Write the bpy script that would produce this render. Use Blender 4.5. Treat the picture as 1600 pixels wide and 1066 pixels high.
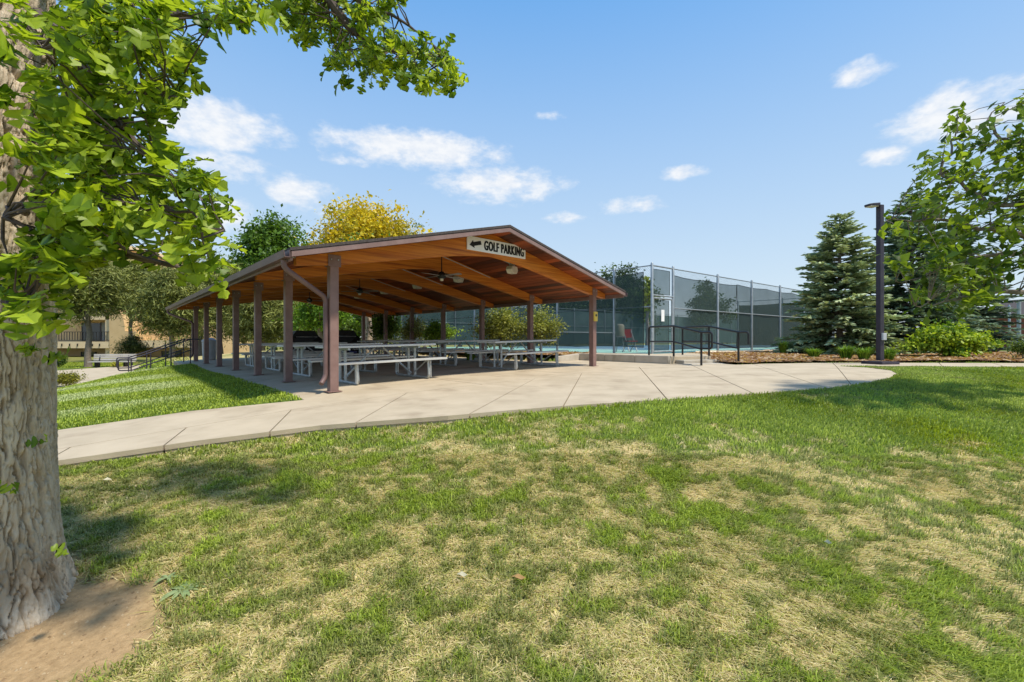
import bpy, bmesh, math, random
import numpy as np
from mathutils import Vector, Matrix
R = math.radians
random.seed(7); rng = np.random.default_rng(7)
for o in list(bpy.data.objects): bpy.data.objects.remove(o)
sc = bpy.context.scene
COL = sc.collection
F = 700.0; HY = 531.0            # focal length and horizon of the 1600 px photograph

# ------------------------------------------------------------------ camera
cam = bpy.data.cameras.new('camera'); camo = bpy.data.objects.new('camera', cam); COL.objects.link(camo)
camo.location = (0, 0, 0); camo.rotation_euler = (R(90), 0, 0)
cam.lens = F/1600*36; cam.sensor_width = 36; cam.shift_y = -(533-HY)/1600
cam.clip_start = 0.05; cam.clip_end = 3000
sc.camera = camo
sc.view_settings.view_transform = 'Standard'; sc.view_settings.look = 'None'
sc.view_settings.gamma = 1; sc.view_settings.use_curve_mapping = False
sc.view_settings.exposure = 1.06

# ------------------------------------------------------------------ node helpers
class NT:
    def __init__(s, tree): s.t = tree
    def n(s, typ, **kw):
        nd = s.t.nodes.new(typ)
        for k, v in kw.items():
            if k.startswith('_'): setattr(nd, k[1:], v)
        return nd
    def link(s, a, b): s.t.links.new(a, b)
    def math(s, op, a, b=None, c=None, clamp=False):
        nd = s.t.nodes.new('ShaderNodeMath'); nd.operation = op; nd.use_clamp = clamp
        for i, v in enumerate((a, b, c)):
            if v is None: continue
            if isinstance(v, (int, float)): nd.inputs[i].default_value = v
            else: s.link(v, nd.inputs[i])
        return nd.outputs[0]
    def mix(s, fac, a, b, blend='MIX'):
        nd = s.t.nodes.new('ShaderNodeMix'); nd.data_type = 'RGBA'; nd.blend_type = blend
        for sock, v in ((nd.inputs['Factor'], fac), (nd.inputs[6], a), (nd.inputs[7], b)):
            if isinstance(v, (int, float)): sock.default_value = v
            elif isinstance(v, tuple): sock.default_value = (*v, 1) if len(v) == 3 else v
            else: s.link(v, sock)
        return nd.outputs[2]
    def noise(s, vec, scale, detail=4, rough=.55, dist=0):
        nd = s.t.nodes.new('ShaderNodeTexNoise'); nd.inputs['Scale'].default_value = scale
        nd.inputs['Detail'].default_value = detail; nd.inputs['Roughness'].default_value = rough
        nd.inputs['Distortion'].default_value = dist
        if vec is not None: s.link(vec, nd.inputs['Vector'])
        return nd.outputs['Fac']
    def ramp(s, fac, stops):
        nd = s.t.nodes.new('ShaderNodeValToRGB'); e = nd.color_ramp.elements
        while len(e) < len(stops): e.new(.5)
        for el, (p, c) in zip(e, stops): el.position = p; el.color = (*c, 1) if len(c) == 3 else c
        s.link(fac, nd.inputs[0]); return nd.outputs[0]
    def mapr(s, v, a, b, c=0., d=1., smooth=True):
        nd = s.t.nodes.new('ShaderNodeMapRange'); nd.interpolation_type = 'SMOOTHSTEP' if smooth else 'LINEAR'
        s.link(v, nd.inputs[0])
        for i, x in enumerate((a, b, c, d)): nd.inputs[i+1].default_value = x
        return nd.outputs[0]
    def scalev(s, vec, sx, sy, sz):
        nd = s.t.nodes.new('ShaderNodeMapping'); nd.inputs['Scale'].default_value = (sx, sy, sz)
        s.link(vec, nd.inputs[0]); return nd.outputs[0]

# ------------------------------------------------------------------ world: sky with scattered fair weather clouds
SUN_EL = R(62); SUNV = Vector((.87, -.49, 0)).normalized()
w = bpy.data.worlds.new('World'); sc.world = w; w.use_nodes = True
T = NT(w.node_tree); bgn = w.node_tree.nodes['Background']; bgn.inputs[1].default_value = .1
w.cycles.sampling_method = 'MANUAL'; w.cycles.sample_map_resolution = 512
sky = T.n('ShaderNodeTexSky', _sky_type='NISHITA', _sun_disc=False, _sun_elevation=SUN_EL,
          _sun_rotation=math.atan2(SUNV.x, SUNV.y), _altitude=0, _air_density=1.0, _dust_density=.35, _ozone_density=6.0)
tc = T.n('ShaderNodeTexCoord'); sep = T.n('ShaderNodeSeparateXYZ'); T.link(tc.outputs['Generated'], sep.inputs[0])
dx, dy, dz = sep.outputs
az = T.math('ARCTAN2', dx, dy); el = T.math('ARCSINE', dz)
cv = T.scalev(tc.outputs['Generated'], 1, 1, 1.9)
nz = T.noise(cv, 15, 5, .55, .2); nz2 = T.noise(cv, 42, 3, .6)
nsum = T.math('ADD', T.math('MULTIPLY', T.math('SUBTRACT', nz, .5), 2.7), T.math('MULTIPLY', T.math('SUBTRACT', nz2, .5), 1.1))
def px_dir(px, py):
    v = Vector(((px-800)/F, 1, (HY-py)/F)).normalized(); return math.atan2(v.x, v.y), math.asin(v.z)
mask = None
cae = T.n('ShaderNodeCombineXYZ'); T.link(az, cae.inputs[0]); T.link(el, cae.inputs[1])
# px, py (of the photo), half width px, half height px, fullness
clouds = [(325,190,125,36,1.),(650,234,125,28,1.05),(540,246,50,14,.5),(780,290,95,26,.95),(470,300,52,26,.8),
          (365,262,66,24,.75),(520,328,110,20,.35),(980,322,70,15,.55),(885,342,46,11,.45),(1070,270,44,13,.45),(865,182,36,11,.2),
          (1343,112,50,20,.9),(1490,178,120,40,1.),(1590,172,70,30,.8),(1385,243,40,16,.85),(340,335,80,30,.7)]
for (px, py, hw, hh, dn) in clouds:
    a0, e0 = px_dir(px, py); ia = 1/(abs(px_dir(px+hw, py)[0]-a0)*1.1); ie = 1/(abs(px_dir(px, py-hh)[1]-e0)*1.15)
    vm = T.n('ShaderNodeVectorMath', _operation='MULTIPLY_ADD'); T.link(cae.outputs[0], vm.inputs[0]); vm.inputs[1].default_value = (ia, ie, 0); vm.inputs[2].default_value = (-a0*ia, -e0*ie, 0)
    dp = T.n('ShaderNodeVectorMath', _operation='DOT_PRODUCT'); T.link(vm.outputs[0], dp.inputs[0]); T.link(vm.outputs[0], dp.inputs[1])
    m = T.math('SUBTRACT', dn, dp.outputs['Value'])
    mask = m if mask is None else T.math('MAXIMUM', mask, m)
mask = T.math('MAXIMUM', mask, -1.2)
mask = T.mapr(T.math('ADD', mask, nsum), -.3, 1.15)
# the same kind of clouds in the part of the sky behind the camera
bk = T.noise(T.scalev(tc.outputs['Generated'], 1, 1, 3), 3.2, 6, .6)
bk = T.math('MULTIPLY', T.mapr(bk, .56, .72), T.mapr(dy, .12, -.15))
bk = T.math('MULTIPLY', bk, T.mapr(dz, .02, .12))
mask = T.math('MAXIMUM', mask, bk)
# the sky's own tone: brilliance levelled between zenith and horizon as in the photograph
sepc = T.n('ShaderNodeSeparateColor'); T.link(sky.outputs[0], sepc.inputs[0])
fac = T.math('DIVIDE', 5.9, T.math('ADD', 1., T.math('MULTIPLY', sepc.outputs[2], 1.126)))
vsc = T.n('ShaderNodeVectorMath', _operation='SCALE'); T.link(sky.outputs[0], vsc.inputs[0]); T.link(fac, vsc.inputs['Scale'])
hs = T.n('ShaderNodeHueSaturation'); hs.inputs['Saturation'].default_value = 1.14; hs.inputs['Hue'].default_value = .488
T.link(vsc.outputs[0], hs.inputs['Color'])
cloudc = T.mix(T.mapr(nz2, .3, .7), (4.2, 4.35, 4.6), (4.75, 4.77, 4.8))
hazy = T.mix(T.mapr(dz, .0, .66, .88, 0., False), hs.outputs[0], (3.5, 3.95, 4.4))
fin = T.mix(T.math('MULTIPLY', mask, .9), hazy, cloudc)
T.link(fin, bgn.inputs[0])

sun = bpy.data.lights.new('sun', 'SUN'); sun.energy = 2.5; sun.angle = R(4); sun.color = (1, .925, .79)
suno = bpy.data.objects.new('sun', sun); COL.objects.link(suno); suno.location = (20, -20, 40)
sd = Vector((SUNV.x*math.cos(SUN_EL), SUNV.y*math.cos(SUN_EL), math.sin(SUN_EL)))
suno.rotation_euler = (-sd).to_track_quat('-Z', 'Y').to_euler()

# ------------------------------------------------------------------ numeric helpers
def fbm(x, y, seed=0, octv=4):
    """value noise, about 0..1"""
    x = np.asarray(x, float); y = np.asarray(y, float); out = 0; amp = .5; tot = 0
    for k in range(octv):
        xi = np.floor(x).astype(np.int64); yi = np.floor(y).astype(np.int64); fx = x-xi; fy = y-yi
        fx = fx*fx*(3-2*fx); fy = fy*fy*(3-2*fy)
        def h(a, b):
            n = (a*374761393+b*668265263+(seed+k)*1442695041) & 0xffffffff
            n = ((n ^ (n >> 13))*1274126177) & 0xffffffff
            return ((n ^ (n >> 16)) & 0xffff)/65535.
        v = (h(xi, yi)*(1-fx)+h(xi+1, yi)*fx)*(1-fy)+(h(xi, yi+1)*(1-fx)+h(xi+1, yi+1)*fx)*fy
        out = out+v*amp; tot += amp; amp *= .5; x = x*2.03+17.1; y = y*2.03+5.3
    return out/tot
def inpoly(x, y, poly):
    x = np.asarray(x); y = np.asarray(y); c = np.zeros(x.shape, bool); n = len(poly)
    for i in range(n):
        x1, y1 = poly[i][:2]; x2, y2 = poly[(i+1) % n][:2]
        if y1 == y2: continue
        t = ((y1 > y) != (y2 > y)) & (x < (x2-x1)*(y-y1)/(y2-y1)+x1); c ^= t
    return c
def sstep(a, b, x):
    t = np.clip((x-a)/(b-a), 0, 1); return t*t*(3-2*t)

P0 = np.array((-3.11, 7.78)); U = np.array((.736, .677)); V = np.array((-.677, .736))   # front left post; across and along the pavilion
PANG = math.atan2(U[1], U[0])
def sw(s, w_): p = P0+U*s+V*w_; return float(p[0]), float(p[1])
def to_s(x, y): return (x-P0[0])*U[0]+(y-P0[1])*U[1]
def to_w(x, y): return (x-P0[0])*V[0]+(y-P0[1])*V[1]
def slab(x, y):
    s = to_s(x, y)
    return np.where(s > 0, -.9+.02*np.minimum(s, 10), -.9+.075*np.maximum(s, -9)) if isinstance(s, np.ndarray) else (-.9+.02*min(s, 10) if s > 0 else -.9+.075*max(s, -9))
def pz(px, py, z): Y = z*F/(HY-py); return ((px-800)/F*Y, Y, z)
def pY(px, py, Y): return ((px-800)/F*Y, Y, (HY-py)/F*Y)
def pslab(px, py):
    z = -.85
    for _ in range(30):
        p = pz(px, py, z); z = z*.5+.5*slab(p[0], p[1])
    p = pz(px, py, z); return (p[0], p[1])

# ------------------------------------------------------------------ object helpers
class MB:
    def __init__(s): s.v = []; s.f = []
    def add(s, vs, fs):
        b = len(s.v); s.v += [tuple(p) for p in vs]; s.f += [tuple(b+i for i in f) for f in fs]; return s
    def box(s, c, size, rz=0, m=None):
        hx, hy, hz = [k/2 for k in size]; ca, sa = math.cos(rz), math.sin(rz); vs = []
        for z in (-hz, hz):
            for x, y in ((-hx, -hy), (hx, -hy), (hx, hy), (-hx, hy)):
                vs.append((c[0]+x*ca-y*sa, c[1]+x*sa+y*ca, c[2]+z))
        return s.add(vs, [(3, 2, 1, 0), (4, 5, 6, 7), (0, 1, 5, 4), (1, 2, 6, 5), (2, 3, 7, 6), (3, 0, 4, 7)])
    def bar(s, a, b, wd, ht, up=(0, 0, 1)):
        a = Vector(a); b = Vector(b); d = (b-a).normalized(); x = d.cross(Vector(up))
        if x.length < 1e-4: x = d.cross(Vector((1, 0, 0)))
        x.normalize(); y = x.cross(d); vs = []
        for p in (a, b):
            for i, j in ((-1, -1), (1, -1), (1, 1), (-1, 1)): vs.append(p+x*wd/2*i+y*ht/2*j)
        return s.add(vs, [(3, 2, 1, 0), (4, 5, 6, 7), (0, 1, 5, 4), (1, 2, 6, 5), (2, 3, 7, 6), (3, 0, 4, 7)])
    def tube(s, pts, r, n=8, caps=True):
        pts = [Vector(p) for p in pts]; rs = r if isinstance(r, (list, tuple)) else [r]*len(pts)
        vs = []; fs = []; prev = None
        for i, p in enumerate(pts):
            d = (pts[min(i+1, len(pts)-1)]-pts[max(i-1, 0)]).normalized()
            if prev is None: x = d.orthogonal().normalized()
            else:
                x = prev-d*prev.dot(d); x = x.normalized() if x.length > 1e-5 else d.orthogonal().normalized()
            prev = x; y = d.cross(x)
            for k in range(n):
                a = 2*math.pi*k/n; vs.append(p+(x*math.cos(a)+y*math.sin(a))*rs[i])
        for i in range(len(pts)-1):
            for k in range(n): fs.append((i*n+k, i*n+(k+1) % n, (i+1)*n+(k+1) % n, (i+1)*n+k))
        if caps: fs.append(tuple(range(n))[::-1]); fs.append(tuple((len(pts)-1)*n+k for k in range(n)))
        return s.add(vs, fs)
    def lathe(s, c, prof, n=20):
        vs = []; fs = []
        for r, z in prof:
            for k in range(n): a = 2*math.pi*k/n; vs.append((c[0]+r*math.cos(a), c[1]+r*math.sin(a), c[2]+z))
        for i in range(len(prof)-1):
            for k in range(n): fs.append((i*n+k, i*n+(k+1) % n, (i+1)*n+(k+1) % n, (i+1)*n+k))
        fs.append(tuple(range(n))[::-1]); fs.append(tuple((len(prof)-1)*n+k for k in range(n)))
        return s.add(vs, fs)
    def prism(s, poly, z0, z1):
        """poly of (x, y); z0, z1 numbers or functions"""
        f0 = z0 if callable(z0) else (lambda x, y: z0); f1 = z1 if callable(z1) else (lambda x, y: z1); n = len(poly)
        vs = [(x, y, f0(x, y)) for x, y in poly]+[(x, y, f1(x, y)) for x, y in poly]
        return s.add(vs, [tuple(range(n))[::-1], tuple(range(n, 2*n))]+[(i, (i+1) % n, n+(i+1) % n, n+i) for i in range(n)])
    def strip(s, prof, a0, a1, fn):
        """closed profile of (p, q) extruded from a0 to a1; fn(p, q, a) gives the point"""
        n = len(prof); vs = [fn(p, q, a0) for p, q in prof]+[fn(p, q, a1) for p, q in prof]
        return s.add(vs, [tuple(range(n))[::-1], tuple(range(n, 2*n))]+[(i, (i+1) % n, n+(i+1) % n, n+i) for i in range(n)])
    def mesh(s, name, mat, fix=True, smooth=False, bevel=0):
        me = bpy.data.meshes.new(name); me.from_pydata(s.v, [], s.f); me.materials.append(mat)
        if fix or bevel:
            bm = bmesh.new(); bm.from_mesh(me)
            if fix: bmesh.ops.recalc_face_normals(bm, faces=bm.faces[:])
            if bevel:
                ed = [e for e in bm.edges if len(e.link_faces) == 2 and e.calc_face_angle(0) > .6]
                bmesh.ops.bevel(bm, geom=ed, offset=bevel, segments=2, affect='EDGES', profile=.6)
            bm.to_mesh(me); bm.free()
        if smooth:
            me.polygons.foreach_set('use_smooth', [True]*len(me.polygons))
            try: me.set_sharp_from_angle(angle=R(40))
            except Exception: pass
        return me
    def build(s, name, mat, parent=None, loc=(0, 0, 0), rz=0, **kw):
        return put(name, s.mesh(name, mat, **kw), parent, loc, rz)
def put(name, me, parent=None, loc=(0, 0, 0), rz=0):
    o = bpy.data.objects.new(name, me); COL.objects.link(o); o.location = loc; o.rotation_euler = (0, 0, rz); o.parent = parent; return o
def tag(o, label=None, cat=None, group=None, kind=None):
    if label: o['label'] = label
    if cat: o['category'] = cat
    if group: o['group'] = group
    if kind: o['kind'] = kind
    return o
def empty(name, loc, rz=0, **kw): return tag(put(name, None, None, loc, rz), **kw)
def kids(o): return [c for c in bpy.data.objects if c.parent == o]
def copy_tree(o, parent=None):
    c = o.copy(); COL.objects.link(c); c.parent = parent
    for ch in kids(o): copy_tree(ch, c)
    return c
def np_mesh(name, verts, faces_flat, loop_tot, mat, attr=None, smooth=False):
    me = bpy.data.meshes.new(name); nv = len(verts); nf = len(loop_tot)
    me.vertices.add(nv); me.vertices.foreach_set('co', np.ascontiguousarray(verts, dtype=np.float32).ravel())
    me.loops.add(len(faces_flat)); me.loops.foreach_set('vertex_index', np.ascontiguousarray(faces_flat, dtype=np.int32))
    me.polygons.add(nf); st = np.concatenate(([0], np.cumsum(loop_tot)[:-1])).astype(np.int32)
    me.polygons.foreach_set('loop_start', st)
    try: me.polygons.foreach_set('loop_total', np.asarray(loop_tot, dtype=np.int32))
    except Exception: pass
    if smooth: me.polygons.foreach_set('use_smooth', np.ones(nf, dtype=bool))
    me.materials.append(mat)
    if attr is not None:
        a = me.attributes.new('tint', 'FLOAT_COLOR', 'POINT')
        c = np.ones((nv, 4), dtype=np.float32); c[:, :3] = attr; a.data.foreach_set('color', c.ravel())
    me.update(calc_edges=True); return me

# ------------------------------------------------------------------ materials
MATS = {}
def mat(name, c1, c2=None, scale=6, rough=.7, bump=0, bscale=None, metal=0, stretch=(1, 1, 1), coord='Object', rnd=0, spec=.4, detail=5, c3=None, scale3=1.2):
    m = bpy.data.materials.new(name); m.use_nodes = True; t = NT(m.node_tree); b = m.node_tree.nodes['Principled BSDF']
    b.inputs['Roughness'].default_value = rough; b.inputs['Metallic'].default_value = metal; b.inputs['Specular IOR Level'].default_value = spec
    tcn = t.n('ShaderNodeTexCoord')
    vec = tcn.outputs['Object']
    if coord == 'World': vec = t.n('ShaderNodeNewGeometry').outputs['Position']
    vec = t.scalev(vec, *stretch)
    oi = t.n('ShaderNodeObjectInfo')
    if rnd:
        cb = t.n('ShaderNodeCombineXYZ'); t.link(t.math('MULTIPLY', oi.outputs['Random'], 37.), cb.inputs[0]); t.link(t.math('MULTIPLY', oi.outputs['Random'], 11.), cb.inputs[1])
        va = t.n('ShaderNodeVectorMath', _operation='ADD'); t.link(vec, va.inputs[0]); t.link(cb.outputs[0], va.inputs[1]); vec = va.outputs[0]
    col = None
    if c2 is not None:
        col = t.mix(t.mapr(t.noise(vec, scale, detail, .6), .3, .7), c1, c2)
        if c3 is not None: col = t.mix(t.mapr(t.noise(vec, scale3, 3, .6), .5, .75), col, c3)
        if rnd:
            h = t.n('ShaderNodeHueSaturation'); t.link(col, h.inputs['Color'])
            t.link(t.mapr(oi.outputs['Random'], 0, 1, 1-rnd, 1+rnd, False), h.inputs['Value']); col = h.outputs[0]
        t.link(col, b.inputs['Base Color'])
    else: b.inputs['Base Color'].default_value = (*c1, 1)
    if bump:
        bn = t.n('ShaderNodeBump'); bn.inputs['Strength'].default_value = bump; bn.inputs['Distance'].default_value = .02
        t.link(t.noise(vec, bscale or scale*3, 6, .65), bn.inputs['Height']); t.link(bn.outputs[0], b.inputs['Normal'])
    MATS[name] = m; return m
def leafmat(name, tint_attr=True, c1=None, c2=None, trans=.4, rough=.5, patch=None):
    m = bpy.data.materials.new(name); m.use_nodes = True; t = NT(m.node_tree); nd = m.node_tree.nodes
    b = nd['Principled BSDF']; b.inputs['Roughness'].default_value = rough; b.inputs['Specular IOR Level'].default_value = .3
    if tint_attr:
        at = t.n('ShaderNodeAttribute', _attribute_name='tint'); col = at.outputs['Color']
    else:
        oi = t.n('ShaderNodeObjectInfo'); col = t.mix(oi.outputs['Random'], c1, c2)
    t.link(col, b.inputs['Base Color'])
    tr = t.n('ShaderNodeBsdfTranslucent'); t.link(t.mix(1., col, (1.25, 1.2, .5), 'MULTIPLY'), tr.inputs[0])
    mx = t.n('ShaderNodeMixShader'); mx.inputs[0].default_value = trans
    t.link(b.outputs[0], mx.inputs[1]); t.link(tr.outputs[0], mx.inputs[2]); t.link(mx.outputs[0], nd['Material Output'].inputs[0])
    MATS[name] = m; return m

M_conc = mat('concrete', (.42, .345, .24), (.50, .415, .295), 1.6, .85, .2, 60, coord='World', c3=(.34, .27, .185), scale3=1.3)
M_kerb = mat('kerb_concrete', (.42, .37, .29), (.52, .47, .39), 3, .9, .3, 40, coord='World', c3=(.33, .28, .21), scale3=2)
M_post = mat('painted_steel_post', (.20, .118, .10), (.25, .155, .135), 5, .5, .05, 60, rnd=.06)
M_fascia = mat('fascia_paint', (.20, .125, .11), (.25, .165, .15), 4, .5)
M_gutter = mat('gutter_paint', (.13, .078, .072), (.17, .105, .097), 3, .5)
M_roof = mat('roof_shingle', (.05, .04, .038), (.09, .075, .07), 20, .9, .4, 90)
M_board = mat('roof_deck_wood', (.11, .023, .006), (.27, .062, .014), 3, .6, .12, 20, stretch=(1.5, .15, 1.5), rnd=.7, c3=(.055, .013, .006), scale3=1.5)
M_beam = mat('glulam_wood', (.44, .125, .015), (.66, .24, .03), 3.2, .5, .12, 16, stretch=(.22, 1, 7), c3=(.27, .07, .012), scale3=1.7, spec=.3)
M_alu = mat('aluminium_plank', (.56, .56, .54), (.68, .68, .65), 5, .42, .03, 40, stretch=(.2, 1, 1), metal=.35)
M_galv = mat('galvanised_pipe', (.36, .39, .39), (.50, .53, .53), 9, .45, .05, 50, metal=.5)
M_fence = mat('fence_steel', (.30, .33, .34), (.42, .45, .46), 7, .45, .04, 50, metal=.5)
M_wire = mat('chain_link_wire', (.10, .13, .125), (.15, .18, .175), 7, .5, metal=.4)
M_black = mat('black_paint', (.012, .012, .013), (.022, .022, .024), 9, .38)
M_bronze = mat('bronze_paint', (.028, .022, .034), (.045, .036, .05), 6, .45)
M_cover = mat('vinyl_cover', (.012, .012, .014), (.03, .03, .033), 5, .45, .6, 9)
M_white = mat('white_board', (.82, .82, .80), (.86, .86, .85), 3, .5)
M_ink = mat('black_lettering', (.012, .012, .012))
M_lens = mat('lamp_lens', (.62, .60, .52), (.74, .72, .62), 8, .25)
M_yellow = mat('yellow_plastic', (.66, .47, .07), (.75, .55, .10), 6, .4)
M_navy = mat('navy_plastic', (.025, .03, .14), (.04, .05, .2), 6, .4)
M_grey = mat('grey_plastic', (.42, .44, .46), (.5, .52, .54), 5, .5)
M_red = mat('red_plastic', (.5, .035, .05), (.6, .05, .06), 5, .5)
M_cream = mat('cream_plastic', (.62, .57, .42), (.7, .65, .5), 5, .5)
M_court = mat('court_green', (.20, .38, .31), (.25, .44, .36), 1.2, .8, coord='World')
M_courtb = mat('court_blue', (.05, .12, .17), (.065, .145, .2), 1.2, .8, coord='World')
M_line = mat('court_line', (.75, .75, .72))
M_mulch = mat('mulch', (.30, .17, .09), (.46, .30, .17), 16, .95, .8, 30, coord='World', c3=(.42, .29, .17), scale3=2)
M_stucco = mat('stucco', (.60, .42, .22), (.66, .475, .26), 1, .9, .2, 30, coord='World')
M_stuccol = mat('stucco_trim', (.68, .53, .33), (.72, .57, .37), 1, .9, .15, 30, coord='World')
M_glass = mat('window_glass', (.03, .04, .045), rough=.08, spec=.6)
M_curtain = mat('sliding_door', (.20, .22, .23), (.24, .26, .27), 2, .3)
M_brick = mat('red_wall', (.22, .07, .045), (.3, .1, .06), 6, .9)
M_bark = mat('oak_bark', (.46, .365, .255), (.64, .53, .395), 9, .95, .8, 40, stretch=(1, 1, .4), c3=(.33, .245, .16), scale3=4)
M_twig = mat('twig_bark', (.07, .05, .045), (.13, .10, .085), 12, .9)
M_gbark = mat('grey_bark', (.16, .13, .10), (.26, .21, .17), 8, .95, .5, 20)
M_bench = mat('bench_plank', (.44, .40, .36), (.56, .52, .47), 4, .7, stretch=(.3, 1, 1))
M_leaf = leafmat('leaf_clump', True, trans=.35)
M_needle = leafmat('needles', True, trans=.12, rough=.6)
M_oakleaf = leafmat('oak_leaf', False, (.10, .19, .014), (.48, .60, .05), trans=.5, rough=.4)
M_oakfol = leafmat('oak_foliage', True, trans=.5, rough=.4)
M_blade = leafmat('grass_blade', True, trans=.3, rough=.55)
def screenmat():
    m = bpy.data.materials.new('windscreen_mesh'); m.use_nodes = True; t = NT(m.node_tree); nd = m.node_tree.nodes; b = nd['Principled BSDF']
    v = t.n('ShaderNodeNewGeometry').outputs['Position']
    t.link(t.mix(t.noise(v, 1.2, 4), (.014, .04, .037), (.03, .065, .058)), b.inputs['Base Color']); b.inputs['Roughness'].default_value = .8
    tr = t.n('ShaderNodeBsdfTransparent'); tr.inputs[0].default_value = (.93, .97, 1, 1); mx = t.n('ShaderNodeMixShader')
    t.link(t.mapr(t.noise(v, .9, 5), .3, .7, .24, .34), mx.inputs[0])
    t.link(b.outputs[0], mx.inputs[1]); t.link(tr.outputs[0], mx.inputs[2]); t.link(mx.outputs[0], nd['Material Output'].inputs[0]); return m
M_screen = screenmat()

# ------------------------------------------------------------------ outlines of the paved areas (world x, y)
near_px = [(-160, 782), (90, 720), (300, 690), (500, 665), (700, 650), (800, 641), (900, 633), (1000, 627), (1100, 621), (1200, 614), (1300, 606), (1360, 598), (1392, 590),
           (1402, 584), (1392, 579), (1355, 574.5), (1308, 572)]
PAVE_NEAR = [pslab(*p) for p in near_px]
FC = np.array((5.0, 16.0)); FR = np.array((.79, .614)); FR /= np.linalg.norm(FR)     # fence corner and the direction of its right run
K1 = (4.72, 13.25); K0 = (2.42, 15.85)
strip_near = [pslab(1400, 572.5), pslab(1600, 573.5), pslab(1850, 575)]
strip_far = [pslab(1850, 567.5), pslab(1600, 567.5), pslab(1400, 567), pslab(1280, 567), pslab(1190, 568.5), pslab(1150, 570)]
S_R = 8.25
PAVE = PAVE_NEAR+strip_near+strip_far+[(5.9, 13.6), (4.9, 13.4), K1, K0, sw(S_R, to_w(*K0)+.25), sw(S_R, 16.6), sw(-.62, 16.6), sw(-.62, -.42)]+[pslab(*p) for p in ((300, 642), (90, 672), (-160, 708))]
BED_R = [pslab(1850, 567.4), pslab(1600, 567.4), pslab(1400, 566.9), pslab(1280, 566.9), pslab(1190, 568.4), pslab(1150, 569.9), (6.05, 13.7), (6.9, 15.9)] + \
        [tuple(FC+FR*t) for t in (2.2, 10, 19)]+[(24., 18.), (26, 13.5)]
BED_B = [K0, sw(S_R+.02, to_w(*K0)+.25), sw(S_R+.02, 16.6), sw(11.3, 16.6), tuple(FC+V*2.3-U*.12)]
LOW = [pz(-60, 668, -1.62)[:2], pz(90, 622, -1.62)[:2], pz(215, 590, -1.62)[:2], sw(-2.15, 13.2), sw(-2.15, 15.6), pz(262, 568, -1.66)[:2], pz(180, 573, -1.66)[:2], pz(90, 579, -1.66)[:2], pz(-60, 584, -1.66)[:2]]

# terrain by thin plate spline through known heights
cp = []
for x in (-7, -4.5, -2.5, 0, 2.5, 5, 8): cp += [(x, -3, -1.6), (x, 0, -1.56), (x, 1.9, -1.49)]
for i, (x, y) in enumerate(PAVE_NEAR): cp.append((x, y, slab(x, y)-(.085 if i < 5 else .04 if i < 7 else .01)))
for x, y in strip_near+strip_far: cp.append((x, y, slab(x, y)-.01))
for s, w_, z in ((-.7, .2, -.93), (-.7, 3, -.91), (-.7, 6, -.91), (-.7, 9, -.91), (-.7, 12, -.92), (-2.3, 10, -1.0), (-2.1, 5, -.99), (-2, 1.5, -1.02), (-3.8, 6.9, -1.24), (-4.2, 3, -1.25),
                 (-3.4, 10, -1.28), (-5.6, 9, -1.62), (-6.5, 4, -1.62), (-4.2, 12.5, -1.62), (-2.3, 14, -1.64), (-6, 14, -1.64), (-9, 10, -1.62), (-8, 18, -1.66), (-1, 17, -1.2), (-12, 12, -1.64), (-14, 22, -1.8),
                 (4, 18, -.95), (9, 18, -.8), (4, 26, -1.0), (10, 8, -.66), (10, 14, -.66), (0, 26, -1.4)): cp.append((*sw(s, w_), z))
for p in ((300, 642), (90, 672), (-160, 708)): x, y = pslab(*p); cp.append((x, y, slab(x, y)-.01))
cp += [(8, 15, -.62), (12, 18, -.62), (14, 14, -.66), (20, 14, -.68), (30, 14, -.7), (12, 8, -.85), (20, 8, -.9), (20, 25, -.6), (10, 22, -.62), (30, 30, -.6), (6, 30, -.7), (20, 40, -.7), (-20, 30, -1.9), (-28, 28, -1.75), (-30, 15, -1.7), (-20, 5, -1.7), (-30, 45, -2.3), (-10, 45, -1.3)]
cp = np.array(cp)
def tps_fit(c):
    n = len(c); d = np.hypot(c[:, None, 0]-c[None, :, 0], c[:, None, 1]-c[None, :, 1]); K = np.where(d > 0, d*d*np.log(d+1e-9), 0)
    A = np.zeros((n+3, n+3)); A[:n, :n] = K+np.eye(n)*.02; A[:n, n] = 1; A[:n, n+1:] = c[:, :2]; A[n, :n] = 1; A[n+1:, :n] = c[:, :2].T
    return np.linalg.solve(A, np.concatenate((c[:, 2], np.zeros(3))))
TW = tps_fit(cp)
def ground_raw(x, y):
    x = np.asarray(x, float); y = np.asarray(y, float); sh = x.shape; x = x.ravel(); y = y.ravel(); out = np.empty_like(x)
    for i in range(0, len(x), 20000):
        a = x[i:i+20000]; b = y[i:i+20000]; d = np.hypot(a[:, None]-cp[None, :, 0], b[:, None]-cp[None, :, 1])
        out[i:i+20000] = (np.where(d > 0, d*d*np.log(d+1e-9), 0))@TW[:-3]+TW[-3]+TW[-2]*a+TW[-1]*b
    out = np.clip(out, -2.6, -.45)
    far = np.where(x < -8, -2.3, -1.0)+sstep(60, 220, np.hypot(x, y))*6*fbm(x/60, y/60, 5)
    k = sstep(30, 60, np.hypot(x, y-6)); out = out*(1-k)+far*k
    return out.reshape(sh)
COURT = [tuple(FC+V*.05+FR*.05), tuple(FC+FR*52), tuple(FC+FR*52+V*18.3), tuple(FC+V*18.3)]
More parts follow.
